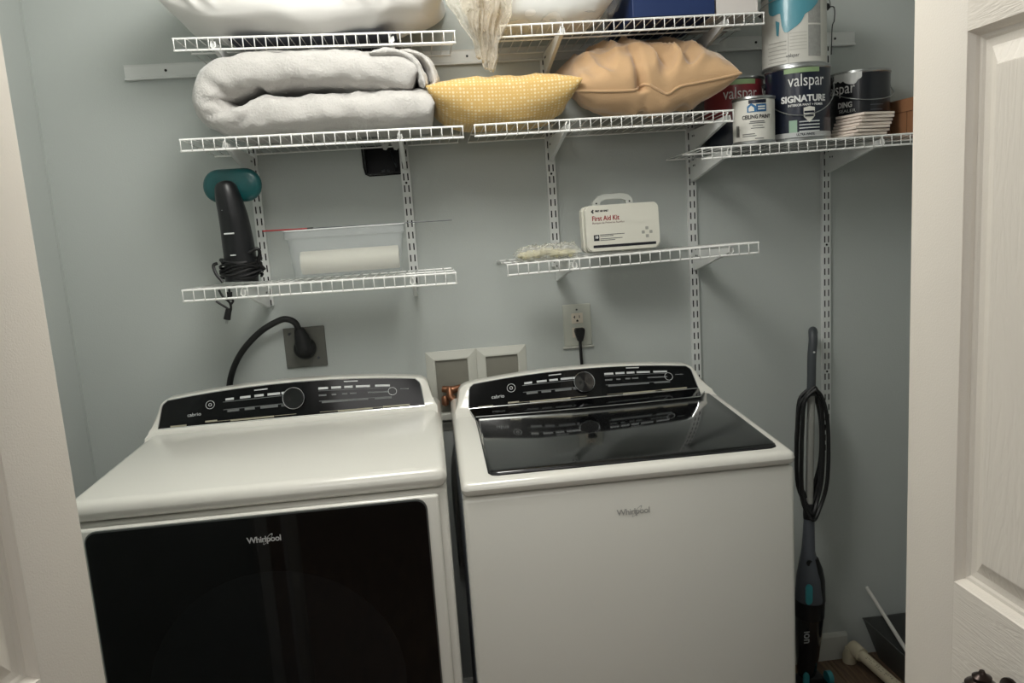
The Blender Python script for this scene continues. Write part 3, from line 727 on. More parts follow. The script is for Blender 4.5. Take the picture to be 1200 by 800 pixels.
# ------------------------------------------------------------------ soft goods
def fabric(name, col, bump=0.3, bscale=900, var=0.05, rough=0.9, sheen=0.2, wr=0.0):
    return mat(name, col, rough, bump=bump, bscale=bscale, var=var, vscale=6, sheen=sheen, spec=0.2)
def nz(p, s, o=0.0): return noise.noise(Vector(p)*s+Vector((o, o*0.7, -o)))
def ridge(p, s, o=0.0): return 1-abs(noise.noise(Vector(p)*s+Vector((o, -o, o*0.3))))*2
def cushion(name, mat_, w, d, h_top, h_bot, parent, pinch=0.10, seam=lambda u, v: 0.0, wrinkle=0.004, wscale=14, off=0.0, floor_z=None, n=56, deform=None, power=0.42):
    """two sheets joined on a seam; local origin at centre of the seam plane"""
    objs = []
    me_v = []; me_f = []; uvs = []
    for side in (1, -1):
        base = len(me_v)
        for j in range(n+1):
            for i in range(n+1):
                u = -math.cos(PI*i/n); v = -math.cos(PI*j/n)
                x = w/2*u*(1-pinch*(1-v*v)*abs(u)**3); y = d/2*v*(1-pinch*(1-u*u)*abs(v)**3)
                e = max(0, (1-u*u)*(1-v*v)); z = side*(h_top if side > 0 else h_bot)*e**power
                p = Vector((x, y, 0)); m_ = min(1, e*6)
                # wrinkles radiate from the corners and seam
                wv = wrinkle*(ridge((x, y, side), wscale, off)**2*0.8 + nz((x, y, side*2), wscale*2.3, off)*0.4)*m_
                z += side*wv + seam(u, v)
                q = Vector((x, y, z))
                if deform: q = deform(q, u, v, side)
                if floor_z is not None and q.z < floor_z: q.z = floor_z + 0.0008*nz((x, y, 0), 40)
                me_v.append(q); uvs.append(((x/w+0.5), (y/d+0.5)+ (0 if side > 0 else 0.37)))
        W = n+1
        for i in range(n+1):
            acc = 0.0; sgn = 1 if side > 0 else -1
            for j in range(n+1):
                if j: acc += (me_v[base+j*W+i]-me_v[base+(j-1)*W+i]).length
                uvs[base+j*W+i] = (me_v[base+j*W+i].x, sgn*acc)
        for j in range(n):
            for i in range(n):
                f = (base+j*W+i, base+j*W+i+1, base+(j+1)*W+i+1, base+(j+1)*W+i)
                me_f.append(f if side > 0 else tuple(reversed(f)))
    me = bpy.data.meshes.new(name); me.from_pydata([tuple(v) for v in me_v], [], me_f)
    uv = me.uv_layers.new(name='UVMap'); k = 0
    for f in me_f:
        for vi in f: uv.data[k].uv = uvs[vi]; k += 1
    bm = bmesh.new(); bm.from_mesh(me); bmesh.ops.remove_doubles(bm, verts=bm.verts, dist=0.0004); bm.to_mesh(me); bm.free()
    for p in me.polygons: p.use_smooth = True
    return mesh_obj(name, me, mat_, parent)

# white pillow on the upper left shelf
t = thing('white_pillow', 'large white bed pillow lying on the wire shelf at the upper left', 'pillow', (-0.595, -0.175, 1.940))
MPIL = fabric('white_cotton', srgb(240, 238, 234), 0.15, 1200, 0.02)
def dfp(q, u, v, s):
    x, y, z = q
    k = 0.006*math.sin((x*26+z*60+2*nz((x, y, z), 5)))*(1 if y < 0 else 0)*(0.3+max(0, nz((x, 0, z), 7, 3)))
    fold = sum(a_*math.exp(-((x-c_+(z-0.10)*0.75)/w_)**2) for c_, a_, w_ in ((0.065, 0.013, 0.007), (0.100, 0.015, 0.008), (0.135, 0.011, 0.006), (0.170, 0.013, 0.007), (-0.235, 0.010, 0.010), (-0.275, 0.012, 0.008)))*min(1, max(0, (z-0.045)/0.03))
    return Vector((x, y-(k+fold*(z > 0.03))*(-1 if y > 0 else 1), z))
o = cushion('pillow_body', MPIL, 0.665, 0.335, 0.125, 0.105, t, pinch=0.05, wrinkle=0.010, wscale=7, off=2.3, floor_z=0.0, n=110, deform=lambda q, u, v, s: dfp(q+Vector((0, 0, 0.105)), u, v, s), power=0.30)
# navy folded cloth underneath, at the back of the shelf
t = thing('navy_fabric_bin', 'flat navy blue folded fabric bin under the white pillow', 'fabric bin', (-0.59, -0.15, 1.9405))
bm = bmesh.new(); box(bm, -0.195, 0.195, -0.118, 0.13, -0.0045, -0.0012, r=0.0012); from_bm('panel', bm, fabric('navy_cloth', srgb(40, 46, 66), 0.2, 600), t)

# folded blanket
MBLK = fabric('grey_plush', srgb(198, 195, 191), 1.0, 210, 0.06, 0.95, 0.5)
def sweep_layer(name, path, thick, d0, d1, m, parent, off=0, nseg=120, puff=0.012, amp=0.004, endcap=True, creases=()):
    """thick soft strip: centre path in XZ, extruded from y=d0 to y=d1 with a rounded section"""
    pts = smooth_path([(p[0], 0, p[1]) for p in path], 12)
    # resample
    ln = [0]
    for a, b_ in zip(pts, pts[1:]): ln.append(ln[-1]+(b_-a).length)
    R = []
    for i in range(nseg+1):
        s_ = ln[-1]*i/nseg; k = max(j for j in range(len(ln)) if ln[j] <= s_+1e-9); k = min(k, len(pts)-2)
        t_ = (s_-ln[k])/(ln[k+1]-ln[k]); R.append(pts[k].lerp(pts[k+1], t_))
    nc = 44; V = []; F = []
    th = thick if callable(thick) else (lambda f: thick)
    for i, p in enumerate(R):
        tg = (R[min(i+1, nseg)]-R[max(i-1, 0)]).normalized(); nrm = Vector((-tg.z, 0, tg.x)); f = i/nseg
        taper = 1.0
        e = min(f, 1-f)*ln[-1]
        if endcap and e < 0.02: taper = math.sqrt(max(0.0004, 1-(1-e/0.02)**2))
        for k in range(nc):
            a = 2*PI*k/nc; ca, sa = math.cos(a), math.sin(a)
            ex = 0.45
            sy = math.copysign(abs(ca)**0.55, ca); sn = math.copysign(abs(sa)**0.75, sa)
            T = th(f)/2*taper
            q = p + nrm*(sn*T) + Vector((0, (d0+d1)/2 + sy*(d1-d0)/2*(0.985+0.015*taper), 0))
            g = amp*(nz(q, 16, off)+0.7*nz(q, 38, off+3)) + 0.0022*nz(q, 75, off) + 0.0012*nz(q, 150, off) + 0.006*max(0, ridge((q.x*1.2+q.z, q.y*0.4, q.z), 9, off)-0.55)*(1 if q.x < -0.1 else 0.3)
            for (ax, az, bx, bz_, dp_, wd_) in creases:
                A_ = Vector((ax, az)); D_ = Vector((bx, bz_))-A_; P2 = Vector((q.x, q.z))-A_
                tt_ = max(0, min(1, P2.dot(D_)/D_.length_squared)); g -= dp_*math.exp(-((P2-D_*tt_).length/wd_)**2)*(1 if q.y < 0 else 0)
            q += (nrm*sn + Vector((0, sy, 0)))*g
            V.append(q)
    for i in range(nseg):
        for k in range(nc): F.append((i*nc+k, i*nc+(k+1) % nc, (i+1)*nc+(k+1) % nc, (i+1)*nc+k))
    F.append(tuple(range(nc))); F.append(tuple(reversed(range(nseg*nc, nseg*nc+nc))))
    me = bpy.data.meshes.new(name); me.from_pydata([tuple(v) for v in V], [], F); 
    bm = bmesh.new(); bm.from_mesh(me); bmesh.ops.recalc_face_normals(bm, faces=bm.faces); bm.to_mesh(me); bm.free()
    for p_ in me.polygons: p_.use_smooth = True
    return mesh_obj(name, me, m, parent)
t = thing('folded_blanket', 'thick light grey plush blanket folded in two on the left wire shelf', 'blanket', (-0.59, -0.16, 1.714))
bz = 1.714
pth = [(-0.318, 1.757), (-0.40, 1.7555), (-0.55, 1.756), (-0.70, 1.7545), (-0.79, 1.752), (-0.832, 1.773), (-0.838, 1.806), (-0.805, 1.838), (-0.74, 1.853), (-0.62, 1.857), (-0.50, 1.850), (-0.40, 1.838), (-0.352, 1.830)]
pth = [(x+0.59, z-bz+0.004) for x, z in pth]
o = sweep_layer('blanket_body', pth, lambda f: 0.094-0.002*math.sin(PI*f)-0.012*math.exp(-((f-0.47)/0.05)**2), -0.165, 0.135, MBLK, t, off=1.0, amp=0.006, creases=((-0.215, 0.066, -0.13, 0.100, 0.016, 0.008), (-0.205, 0.072, -0.255, 0.080, 0.012, 0.007), (-0.20, 0.060, -0.245, 0.045, 0.012, 0.007), (-0.145, 0.055, -0.19, 0.015, 0.010, 0.008), (-0.21, 0.10, -0.245, 0.125, 0.007, 0.008), (-0.09, 0.06, -0.12, 0.03, 0.006, 0.010)))
o = sweep_layer('blanket_hem', [(0.13, 0.166), (0.19, 0.168), (0.232, 0.145), (0.250, 0.10), (0.252, 0.085)], 0.022, -0.168, 0.10, MBLK, t, off=5.0, nseg=50, amp=0.004)
o = sweep_layer('blanket_hem', [(0.17, 0.166), (0.222, 0.172), (0.262, 0.150), (0.277, 0.105), (0.272, 0.09)], 0.020, -0.14, 0.12, MBLK, t, off=8.0, nseg=50, amp=0.004)

for cx_ in (450.5, 463.0):
    p_ = PY(cx_, 168, -0.055)-Vector((-0.59, -0.16, 1.714)); bm = bmesh.new()
    prism(bm, [(p_.x-0.0125, p_.z+0.026), (p_.x-0.012, p_.z+0.004), (p_.x-0.004, p_.z-0.016), (p_.x+0.003, p_.z-0.018), (p_.x+0.010, p_.z-0.010), (p_.x+0.012, p_.z+0.004), (p_.x+0.0125, p_.z+0.026)], 'y', p_.y-0.001, p_.y+0.001)
    from_bm('care_tag', bm, mat('tag_white', srgb(205, 206, 204), 0.7), t)
# yellow cushion
ym = bpy.data.materials.new('yellow_dotted_cloth'); ym.use_nodes = True; nt = ym.node_tree; N = nt.nodes; L = nt.links; b = N['Principled BSDF']; b.inputs['Roughness'].default_value = 0.85
uvn = N.new('ShaderNodeUVMap'); uvn.uv_map = 'UVMap'
sc = N.new('ShaderNodeVectorMath'); sc.operation = 'MULTIPLY'; sc.inputs[1].default_value = (118, 118, 1); L.new(uvn.outputs[0], sc.inputs[0])
fr_ = N.new('ShaderNodeVectorMath'); fr_.operation = 'FRACTION'; L.new(sc.outputs[0], fr_.inputs[0])
sb = N.new('ShaderNodeVectorMath'); sb.operation = 'SUBTRACT'; sb.inputs[1].default_value = (0.5, 0.5, 0); L.new(fr_.outputs[0], sb.inputs[0])
lnn = N.new('ShaderNodeVectorMath'); lnn.operation = 'LENGTH'; L.new(sb.outputs[0], lnn.inputs[0])
fl = N.new('ShaderNodeVectorMath'); fl.operation = 'FLOOR'; L.new(sc.outputs[0], fl.inputs[0])
wn = N.new('ShaderNodeTexWhiteNoise'); wn.noise_dimensions = '2D'; L.new(fl.outputs[0], wn.inputs['Vector'])
rr = N.new('ShaderNodeMath'); rr.operation = 'MULTIPLY_ADD'; rr.inputs[1].default_value = 0.26; rr.inputs[2].default_value = 0.10; L.new(wn.outputs['Value'], rr.inputs[0])
lt = N.new('ShaderNodeMath'); lt.operation = 'LESS_THAN'; L.new(lnn.outputs['Value'], lt.inputs[0]); L.new(rr.outputs[0], lt.inputs[1])
fa = N.new('ShaderNodeMath'); fa.operation = 'MULTIPLY'; fa.inputs[1].default_value = 0.75; L.new(lt.outputs[0], fa.inputs[0])
mx = N.new('ShaderNodeMix'); mx.data_type = 'RGBA'; mx.inputs['A'].default_value = srgb(222, 184, 112); mx.inputs['B'].default_value = srgb(240, 226, 190); L.new(fa.outputs[0], mx.inputs['Factor']); L.new(mx.outputs['Result'], b.inputs['Base Color'])
b.inputs['Sheen Weight'].default_value = 0.2
t = thing('yellow_cushion', 'yellow cushion with small pale dots between blanket and tan cushion', 'cushion', (-0.150, -0.178, 1.7125))
def dfy(q, u, v, s):
    x, y, z = q
    # bottom tapers in below the seam
    if s < 0: x *= 1-0.0*0
    dent = 0.018*math.exp(-((x+0.005+(z-0.06)*0.5)/0.02)**2)*math.exp(-((z-0.055)/0.035)**2)*(y < 0)
    return Vector((x, y+dent, z+0.082))
cushion('cushion_body', ym, 0.372, 0.31, 0.034, 0.100, t, pinch=0.09, seam=lambda u, v: 0.004-0.006*(1-u*u), wrinkle=0.007, wscale=15, off=4.4, floor_z=0.0, deform=dfy, power=0.40)

# tan cushion with piping
MTAN = fabric('tan_velvet', srgb(200, 164, 124), 0.25, 300, 0.10, 0.8, 0.5)
t = thing('tan_cushion', 'crumpled tan velvet cushion with piped edge beside the yellow cushion', 'cushion', (0.228, -0.170, 1.7145))
def seam_t(u, v):
    f = (1-v)/2
    return f*(-0.016*(1-u*u) + 0.010*u - 0.016*math.exp(-((u-0.12)/0.10)**2)+0.012*math.exp(-((u+0.13)/0.07)**2)) + (1-f)*0.0
tilt = math.radians(15)
def dft(q, u, v, s):
    x, y, z = q
    # gathered crease
    g = math.exp(-((u+0.20+0.5*(z))/0.05)**2)
    y2 = y + 0.030*g*(1-v)/2*(z > -0.02)
    f1 = 0.0125*(1-2*abs(math.sin(u*9+v*2+2.6*nz((x, y, z), 9))))*(1-u*u)*(s > 0)*min(1, (1-v*v)*3)
    f2 = 0.010*ridge((x*1.6, y*0.8, z), 12, 6)*(1-u*u)*min(1, (1-v*v)*3)
    z += f1+f2*s
    c_, s_ = math.cos(tilt), math.sin(tilt)
    return Vector((x, y2*c_ - z*s_, y2*s_ + z*c_ + 0.108))
cb = cushion('cushion_body', MTAN, 0.410, 0.30, 0.082, 0.078, t, pinch=0.05, seam=seam_t, wrinkle=0.012, wscale=12, off=7.7, floor_z=0.0, deform=dft, n=90, power=0.38)
bm = bmesh.new(); pts = []
for side_ in range(4):
    for i in range(40):
        a = -1+2*i/40
        u, v = [(a, -1), (1, a), (-a, 1), (-1, -a)][side_]
        x = 0.205*u*(1-0.05*(1-v*v)*abs(u)**3); y = 0.15*v*(1-0.05*(1-u*u)*abs(v)**3)
        pts.append(dft(Vector((x, y, seam_t(u, v))), u, v, -1))
pts = [Vector((p.x, p.y, max(p.z, 0.004))) for p in pts]
tube(bm, pts, 0.0036, 8, closed=True); from_bm('piping', bm, MTAN, t, smooth=True)

# pillow in clear plastic + hanging bag corner
t = thing('bagged_pillow', 'white pillow wrapped in crinkled clear plastic on the upper middle shelf', 'pillow', (-0.03, -0.165, 1.941))
cushion('pillow_body', MPIL, 0.35, 0.27, 0.09, 0.075, t, pinch=0.06, wrinkle=0.008, wscale=9, off=12, floor_z=0.001, deform=lambda q, u, v, s: q+Vector((0.0, -0.005, 0.072)), power=0.33)
MCL = clear_plastic('clear_film', (0.96, 0.97, 0.97, 1), 0.16, (0.85, 0.86, 0.86, 1), bump=1.0, bscale=28, rough=0.1)
cushion('plastic_wrap', MCL, 0.40, 0.29, 0.105, 0.082, t, pinch=0.10, wrinkle=0.022, wscale=22, off=15, floor_z=0.0, deform=lambda q, u, v, s: q+Vector((0.01, -0.008, 0.075)), n=70, power=0.42)
MCL2 = clear_plastic('tan_film', (0.92, 0.88, 0.80, 1), 0.30, (0.80, 0.74, 0.64, 1), bump=1.0, bscale=40, rough=0.2)
def hang(u, v):
    v = v*1.3-0.3
    back = max(0.0, -v); v = max(v, 0.0)
    # gathered film tail hanging between two shelves
    w = 0.078*(1-0.80*v**1.4)
    x = -0.196 + (u-0.5)*2*w + 0.006*v + 0.010*nz((u*2, v*3, 0.3), 1.5, 3)
    z = 2.010 - 0.165*v + 0.020*nz((u*3, 0.2, v), 1.3, 8)*v - 0.018*(u-0.5)*v*2
    y = -0.322 + 0.020*nz((u*7+v*1.5, v*1.2, 0), 1, 2) + 0.010*nz((u*16, v*3, 0), 1, 9) + 0.012*v
    x += back*0.28; y += back*0.25; z += 0.02*math.sin(back*8)-0.05*back
    return Vector((x, y, z))
t2 = thing('plastic_bag_tail', 'gathered tan translucent plastic bag hanging in the gap between the upper shelves', 'plastic bag', (-0.19, -0.30, 1.90))
o = grid_mesh('film', 46, 30, lambda u, v: hang(u, v)-Vector(t2.location), MCL2, t2)
o2 = grid_mesh('film_fold', 30, 24, lambda u, v: hang(0.15+0.6*u, 0.1+0.9*v)+Vector((0.012, 0.018+0.01*math.sin(u*12), -0.004))-Vector(t2.location), MCL2, t2)
bm = bmesh.new(); pts = [hang(i/20, 1.0)-Vector(t2.location) for i in range(21)]; tube(bm, pts, 0.002, 6); from_bm('film_edge', bm, MCL2, t2)

# blue box & white box on the upper middle shelf
t = thing('blue_box', 'navy blue cardboard box on the upper middle wire shelf', 'box', (0.279, -0.155, 1.9405))
bm = bmesh.new(); box(bm, -0.103, 0.103, -0.135, 0.12, 0, 0.16, r=0.002); from_bm('carton', bm, mat('navy_card', srgb(24, 46, 92), 0.55, var=0.08), t)
bm = bmesh.new(); box(bm, -0.035, 0.035, -0.1365, -0.134, 0.038, 0.060, r=0.0008); from_bm('handle_slot', bm, mat('slot_dark', srgb(60, 56, 50), 0.6), t)
t = thing('white_box', 'white cardboard box right of the blue box on the top shelf', 'box', (0.442, -0.15, 1.9405))
bm = bmesh.new(); box(bm, -0.055, 0.052, -0.135, 0.09, 0, 0.15, r=0.002); from_bm('carton', bm, mat('white_card', srgb(214, 208, 204), 0.6, var=0.04), t)

# ------------------------------------------------------------------ paint cans
def can_thing(label, x, y, z, r, h, body_m, a0, group='paint cans on the right shelf', lid_h=0.0, bail=True, rimm=None):
    t = thing('paint_can', label, 'paint can', (x, y, z), group)
    rimm = rimm or MSTEEL
    bm = bmesh.new(); lathe(bm, [(r-0.002, 0.006), (r-0.001, 0.0065), (r-0.001, h-0.008)], 56, cap=False); from_bm('can_body', bm, body_m, t, smooth=True)
    bm = bmesh.new(); lathe(bm, [(r*0.93, 0.003), (r-0.002, 0), (r+0.001, 0.002), (r+0.001, 0.007), (r-0.001, 0.009)], 56); from_bm('bottom_rim', bm, rimm, t, smooth=True)
    bm = bmesh.new(); lathe(bm, [(r-0.001, h-0.009), (r+0.0015, h-0.006), (r+0.001, h-0.001), (r-0.003, h), (r-0.007, h-0.004), (r-0.010, h-0.007), (r-0.014, h-0.002), (r-0.020, h-0.004), (0.001, h-0.004)], 56); from_bm('lid', bm, rimm, t, smooth=True)
    def on(x_, y_, lift=0.0006):
        a = a0 + x_/r; return Vector(((r-0.001+lift)*math.sin(a), -(r-0.001+lift)*math.cos(a), y_))
    return t, on
def patch(on, x0, x1, y0, y1, m, parent, name='label_band', lift=0.0005, nx=24, outline=None):
    bm = bmesh.new()
    A = [[bm.verts.new(on(x0+(x1-x0)*i/nx, yy, lift)) for i in range(nx+1)] for yy in (y0, y1)]
    for i in range(nx): bm.faces.new((A[0][i], A[0][i+1], A[1][i+1], A[1][i]))
    return from_bm(name, bm, m, parent, smooth=True, normals=False)
def blob(on, ctr, fn, m, parent, name, lift=0.0012, n=48, rings=8):
    """star-shaped patch wrapped on the can"""
    bm = bmesh.new(); c = bm.verts.new(on(ctr[0], ctr[1], lift)); prev = None
    R = []
    for j in range(1, rings+1):
        R.append([bm.verts.new(on(ctr[0]+fn(2*PI*k/n)*j/rings*math.cos(2*PI*k/n), ctr[1]+fn(2*PI*k/n)*j/rings*math.sin(2*PI*k/n), lift if j < rings else 0.0003)) for k in range(n)])
    for k in range(n): bm.faces.new((c, R[0][k], R[0][(k+1) % n]))
    for A, B in zip(R, R[1:]):
        for k in range(n): bm.faces.new((A[k], B[k], B[(k+1) % n], A[(k+1) % n]))
    return from_bm(name, bm, m, parent, smooth=True, normals=False)
def polypatch(on, poly, m, parent, name, lift=0.0012, nx=40, ny=30):
    """fill polygon (x,y) sampled on a grid, wrapped on the can"""
    xs = [p[0] for p in poly]; ys = [p[1] for p in poly]; x0, x1, y0, y1 = min(xs), max(xs), min(ys), max(ys)
    bm = bmesh.new()
    cols = []
    for i in range(nx+1):
        x = x0+(x1-x0)*i/nx; hits = []
        for a, b_ in zip(poly, poly[1:]+poly[:1]):
            if (a[0]-x)*(b_[0]-x) < 0: hits.append(a[1]+(b_[1]-a[1])*(x-a[0])/(b_[0]-a[0]))
        if len(hits) >= 2: cols.append((x, min(hits), max(hits)))
    V = [[bm.verts.new(on(x, lo+(hi-lo)*j/4, lift)) for j in range(5)] for x, lo, hi in cols]
    for A, B in zip(V, V[1:]):
        for j in range(4): bm.faces.new((A[j], B[j], B[j+1], A[j+1]))
    return from_bm(name, bm, m, parent, smooth=True, normals=False)
def bail_wire(t, r, h, a_ear, drop, m=MSTEEL, front=True, ears=True, sag=1.0):
    if ears:
        for s in (-1, 1):
            bm = bmesh.new(); lathe(bm, [(0.009, 0), (0.009, 0.003), (0.005, 0.006), (0.004, 0.008)], 12)
            a = a_ear if s > 0 else a_ear+PI
            for v in bm.verts:
                c = v.co.copy(); rr = r+c.z; v.co = Vector((rr*math.cos(a)-c.x*math.sin(a), rr*math.sin(a)+c.x*math.cos(a), h*0.80+c.y))
            from_bm('bail_ear', bm, MBLACK, t, smooth=True)
    pts = []
    for i in range(25):
        f = i/24; a = a_ear+PI+PI*f     # through the -Y side
        rr = r+0.007; pts.append((rr*math.cos(a), rr*math.sin(a), h*0.80-drop*math.sin(PI*f)**0.8))
    bm = bmesh.new(); tube(bm, pts, 0.0013, 6); from_bm('bail', bm, m, t, smooth=True)
def lines_on(on, items, m, parent, name='small_print', lift=0.0010):
    bm = bmesh.new()
    for x0, x1, y, h in items:
        n = 4; A = [[bm.verts.new(on(x0+(x1-x0)*i/n, yy, lift)) for i in range(n+1)] for yy in (y, y+h)]
        for i in range(n): bm.faces.new((A[0][i], A[0][i+1], A[1][i+1], A[1][i]))
    return from_bm(name, bm, m, parent, normals=False)
MNAVY = mat('navy_label', srgb(13, 22, 42), 0.3, coat=0.3, var=0.1)
MGRN = mat('green_band', srgb(142, 168, 122), 0.45)
MRED = mat('red_label', srgb(140, 52, 58), 0.35, coat=0.2)
MWLAB = mat('white_label', srgb(222, 220, 212), 0.45)
MBLKL = mat('black_label', srgb(20, 22, 30), 0.3, coat=0.3)
MPAINTW = mat('dried_white_paint', srgb(225, 226, 224), 0.4, bump=0.4, bscale=60)
ZR = 1.6265
TO = lambda x, y: math.atan2(CAM.x-x, -(CAM.y-y))     # angle that faces the viewpoint
# navy can
cx, cy = 0.634, -0.202
t, on = can_thing('navy blue gallon paint can standing under the white paint-splashed can', cx, cy, ZR, 0.0815, 0.188, MNAVY, TO(cx, cy)+0.14)
patch(on, -0.045, 0.045, 0.168, 0.180, MGRN, t)
patch(on, -0.26, 0.25, 0.0095, 0.022, mat('silver_band', srgb(190, 192, 192), 0.35), t, nx=56)
text_on('valspar', 0.043, MWHITEINK, t, lambda x, y: on(x+0.012, 0.148+y, 0.001), width=0.094)
text_on('SIGNATURE', 0.022, MWHITEINK, t, lambda x, y: on(x+0.006, 0.1035+y, 0.001), width=0.118, bold=0.0009)
text_on('INTERIOR PAINT + PRIMER', 0.008, MWHITEINK, t, lambda x, y: on(x+0.010, 0.0885+y, 0.001), width=0.090, bold=0.0002)
polypatch(on, [(-0.010+0.012, 0.081), (-0.010+0.012, 0.060), (0.005+0.012, 0.044), (0.020+0.012, 0.060), (0.020+0.012, 0.081), (0.005+0.012, 0.084)], MWLAB, t, 'shield_emblem')
lines_on(on, [(0.004, 0.030, 0.068, 0.005), (0.006, 0.028, 0.059, 0.004)], MNAVY, t, 'shield_print', lift=0.0016)
patch(on, -0.033, -0.013, 0.022, 0.052, mat('eco_label', srgb(150, 180, 158), 0.5), t, name='seal_label')
lines_on(on, [(-0.008, 0.045, 0.046-0.008*k, 0.0028) for k in range(4)], MMARK, t)
text_on('ULTRA WHITE', 0.0085, MNAVY, t, lambda x, y: on(x+0.008, 0.0155+y, 0.0012), width=0.045, bold=0.0002)
bail_wire(t, 0.0815, 0.188, TO(cx, cy)+0.15, 0.088)
# white can with teal splash
cx2, cy2 = 0.638, -0.176
t, on = can_thing('white gallon paint can with teal paint splash, on top of the navy can', cx2, cy2, ZR+0.1885, 0.0815, 0.188, mat('white_can', srgb(216, 214, 206), 0.45, var=0.05, vscale=20), TO(cx2, cy2)+0.14)
MTP = mat('teal_dried_paint', srgb(84, 152, 168), 0.35, bump=0.3, bscale=50, coat=0.3)
polypatch(on, [(-0.084, 0.185), (-0.082, 0.150), (-0.078, 0.136), (-0.066, 0.131), (-0.045, 0.134), (-0.044, 0.110), (-0.036, 0.086), (-0.026, 0.084), (-0.006, 0.096), (0.006, 0.106), (0.016, 0.124), (0.034, 0.134), (0.052, 0.152), (0.058, 0.185)], MTP, t, 'paint_splash')
polypatch(on, [(-0.058, 0.118), (-0.056, 0.082), (-0.050, 0.078), (-0.047, 0.112)], MTP, t, 'paint_drip')
lines_on(on, [(-0.085+0.004*(k % 2), -0.03, 0.015+0.0095*k, 0.0022) for k in range(6)], mat('faded_print', srgb(182, 180, 173), 0.6), t)
lines_on(on, [(-0.022, 0.020, 0.040+0.008*k, 0.002) for k in range(6)], mat('pale_print', srgb(196, 194, 186), 0.6), t)
patch(on, 0.024, 0.062, 0.022, 0.098, mat('grey_label_block', srgb(160, 160, 156), 0.7, bump=0.6, bscale=180, var=0.2, vscale=120), t, name='print_block')
patch(on, 0.024, 0.062, 0.102, 0.165, mat('grey_label_block_upper', srgb(164, 164, 160), 0.7, bump=0.6, bscale=180, var=0.2, vscale=120), t, name='print_block')
text_on('valspar', 0.013, mat('dark_print', srgb(70, 72, 72), 0.6), t, lambda x, y: on(x-0.015, 0.027+y, 0.001), width=0.033)
patch(on, -0.0256, -0.0250, 0.01, 0.084, mat('label_seam', srgb(120, 118, 112), 0.6), t, name='label_seam')
bail_wire(t, 0.0815, 0.188, TO(cx2, cy2)+0.10, -0.02)
bm = bmesh.new(); tube(bm, smooth_path([(0.083, -0.030, 0.150), (0.094, -0.032, 0.146), (0.092, -0.036, 0.115), (0.085, -0.038, 0.097), (0.084, -0.035, 0.03)]), 0.0015, 6); from_bm('bail_end', bm, MBLACK, t)
# quart of ceiling paint
cx, cy = 0.4985, -0.236
t, on = can_thing('small white can of ceiling paint in front of the red can', cx, cy, ZR-0.001, 0.053, 0.118, MWLAB, TO(cx, cy)+0.05)
patch(on, -0.015, 0.030, 0.099, 0.108, MNAVY, t)
lines_on(on, [(0.004, 0.030, 0.078, 0.019)], mat('blue_emblem', srgb(40, 92, 138), 0.5), t, 'emblem')
polypatch(on, [(-0.019, 0.078), (-0.019, 0.092), (-0.008, 0.100), (0.0035, 0.092), (0.0035, 0.078)], mat('blue_emblem_house', srgb(44, 110, 160), 0.5), t, 'emblem')
polypatch(on, [(-0.015, 0.080), (-0.015, 0.088), (-0.008, 0.094), (-0.001, 0.088), (-0.001, 0.080)], MWLAB, t, 'emblem', lift=0.0018)
lines_on(on, [(0.008, 0.026, 0.089, 0.003), (0.008, 0.026, 0.083, 0.003)], MWLAB, t, 'emblem_print', lift=0.0018)
text_on('CEILING PAINT', 0.013, mat('ink', srgb(44, 44, 46), 0.6), t, lambda x, y: on(x+0.005, 0.066+y, 0.001), width=0.074, bold=0.0004)
lines_on(on, [(-0.012, 0.024, 0.054, 0.0022), (-0.014, 0.026, 0.050, 0.002), (-0.006, 0.020, 0.044, 0.0016), (-0.010, 0.024, 0.038, 0.0016), (-0.032, 0.000, 0.024, 0.0018), (-0.032, 0.004, 0.019, 0.0018), (0.0, 0.022, 0.012, 0.002)], mat('ink_grey', srgb(110, 110, 110), 0.6), t)
lines_on(on, [(-0.052+0.0016*k, -0.0511+0.0016*k, 0.02, 0.028) for k in range(7)], MDARK, t, 'barcode')
# red can behind
cx, cy = 0.506, -0.086
t, on = can_thing('red gallon paint can standing behind the tan cushion corner', cx, cy, ZR-0.0025, 0.080, 0.188, MRED, TO(cx, cy)+0.10)
patch(on, -0.05, 0.055, 0.166, 0.179, MGRN, t)
patch(on, -0.25, 0.25, 0.0095, 0.070, MNAVY, t, nx=50)
patch(on, -0.012, 0.012, 0.012, 0.066, mat('grey_panel', srgb(120, 124, 130), 0.6), t, name='info_label')
text_on('valspar', 0.043, MWHITEINK, t, lambda x, y: on(x+0.012, 0.143+y, 0.0011), width=0.094)
# black can
cx, cy = 0.868, -0.088
t, on = can_thing('black gallon primer can with white drips, behind the stack of tiles', cx, cy, ZR-0.001, 0.0815, 0.188, MBLKL, TO(cx, cy)+0.12)
text_on('valspar', 0.043, MWHITEINK, t, lambda x, y: on(x-0.066, 0.142+y, 0.001), width=0.094)
text_on('DING', 0.020, MWHITEINK, t, lambda x, y: on(x-0.046, 0.098+y, 0.001), width=0.040, bold=0.0008)
text_on('SEALER', 0.012, MWHITEINK, t, lambda x, y: on(x-0.040, 0.082+y, 0.001), width=0.046)
lines_on(on, [(0.02, 0.056, 0.105, 0.0022), (0.02, 0.058, 0.092, 0.0022), (0.02, 0.056, 0.079, 0.0022), (0.02, 0.050, 0.070, 0.0022)], mat('grey_ink', srgb(84, 88, 96), 0.5), t)
lines_on(on, [(-0.03, 0.006, 0.066, 0.0012), (-0.03, 0.006, 0.05, 0.0012)], MMARK, t, 'print_box')
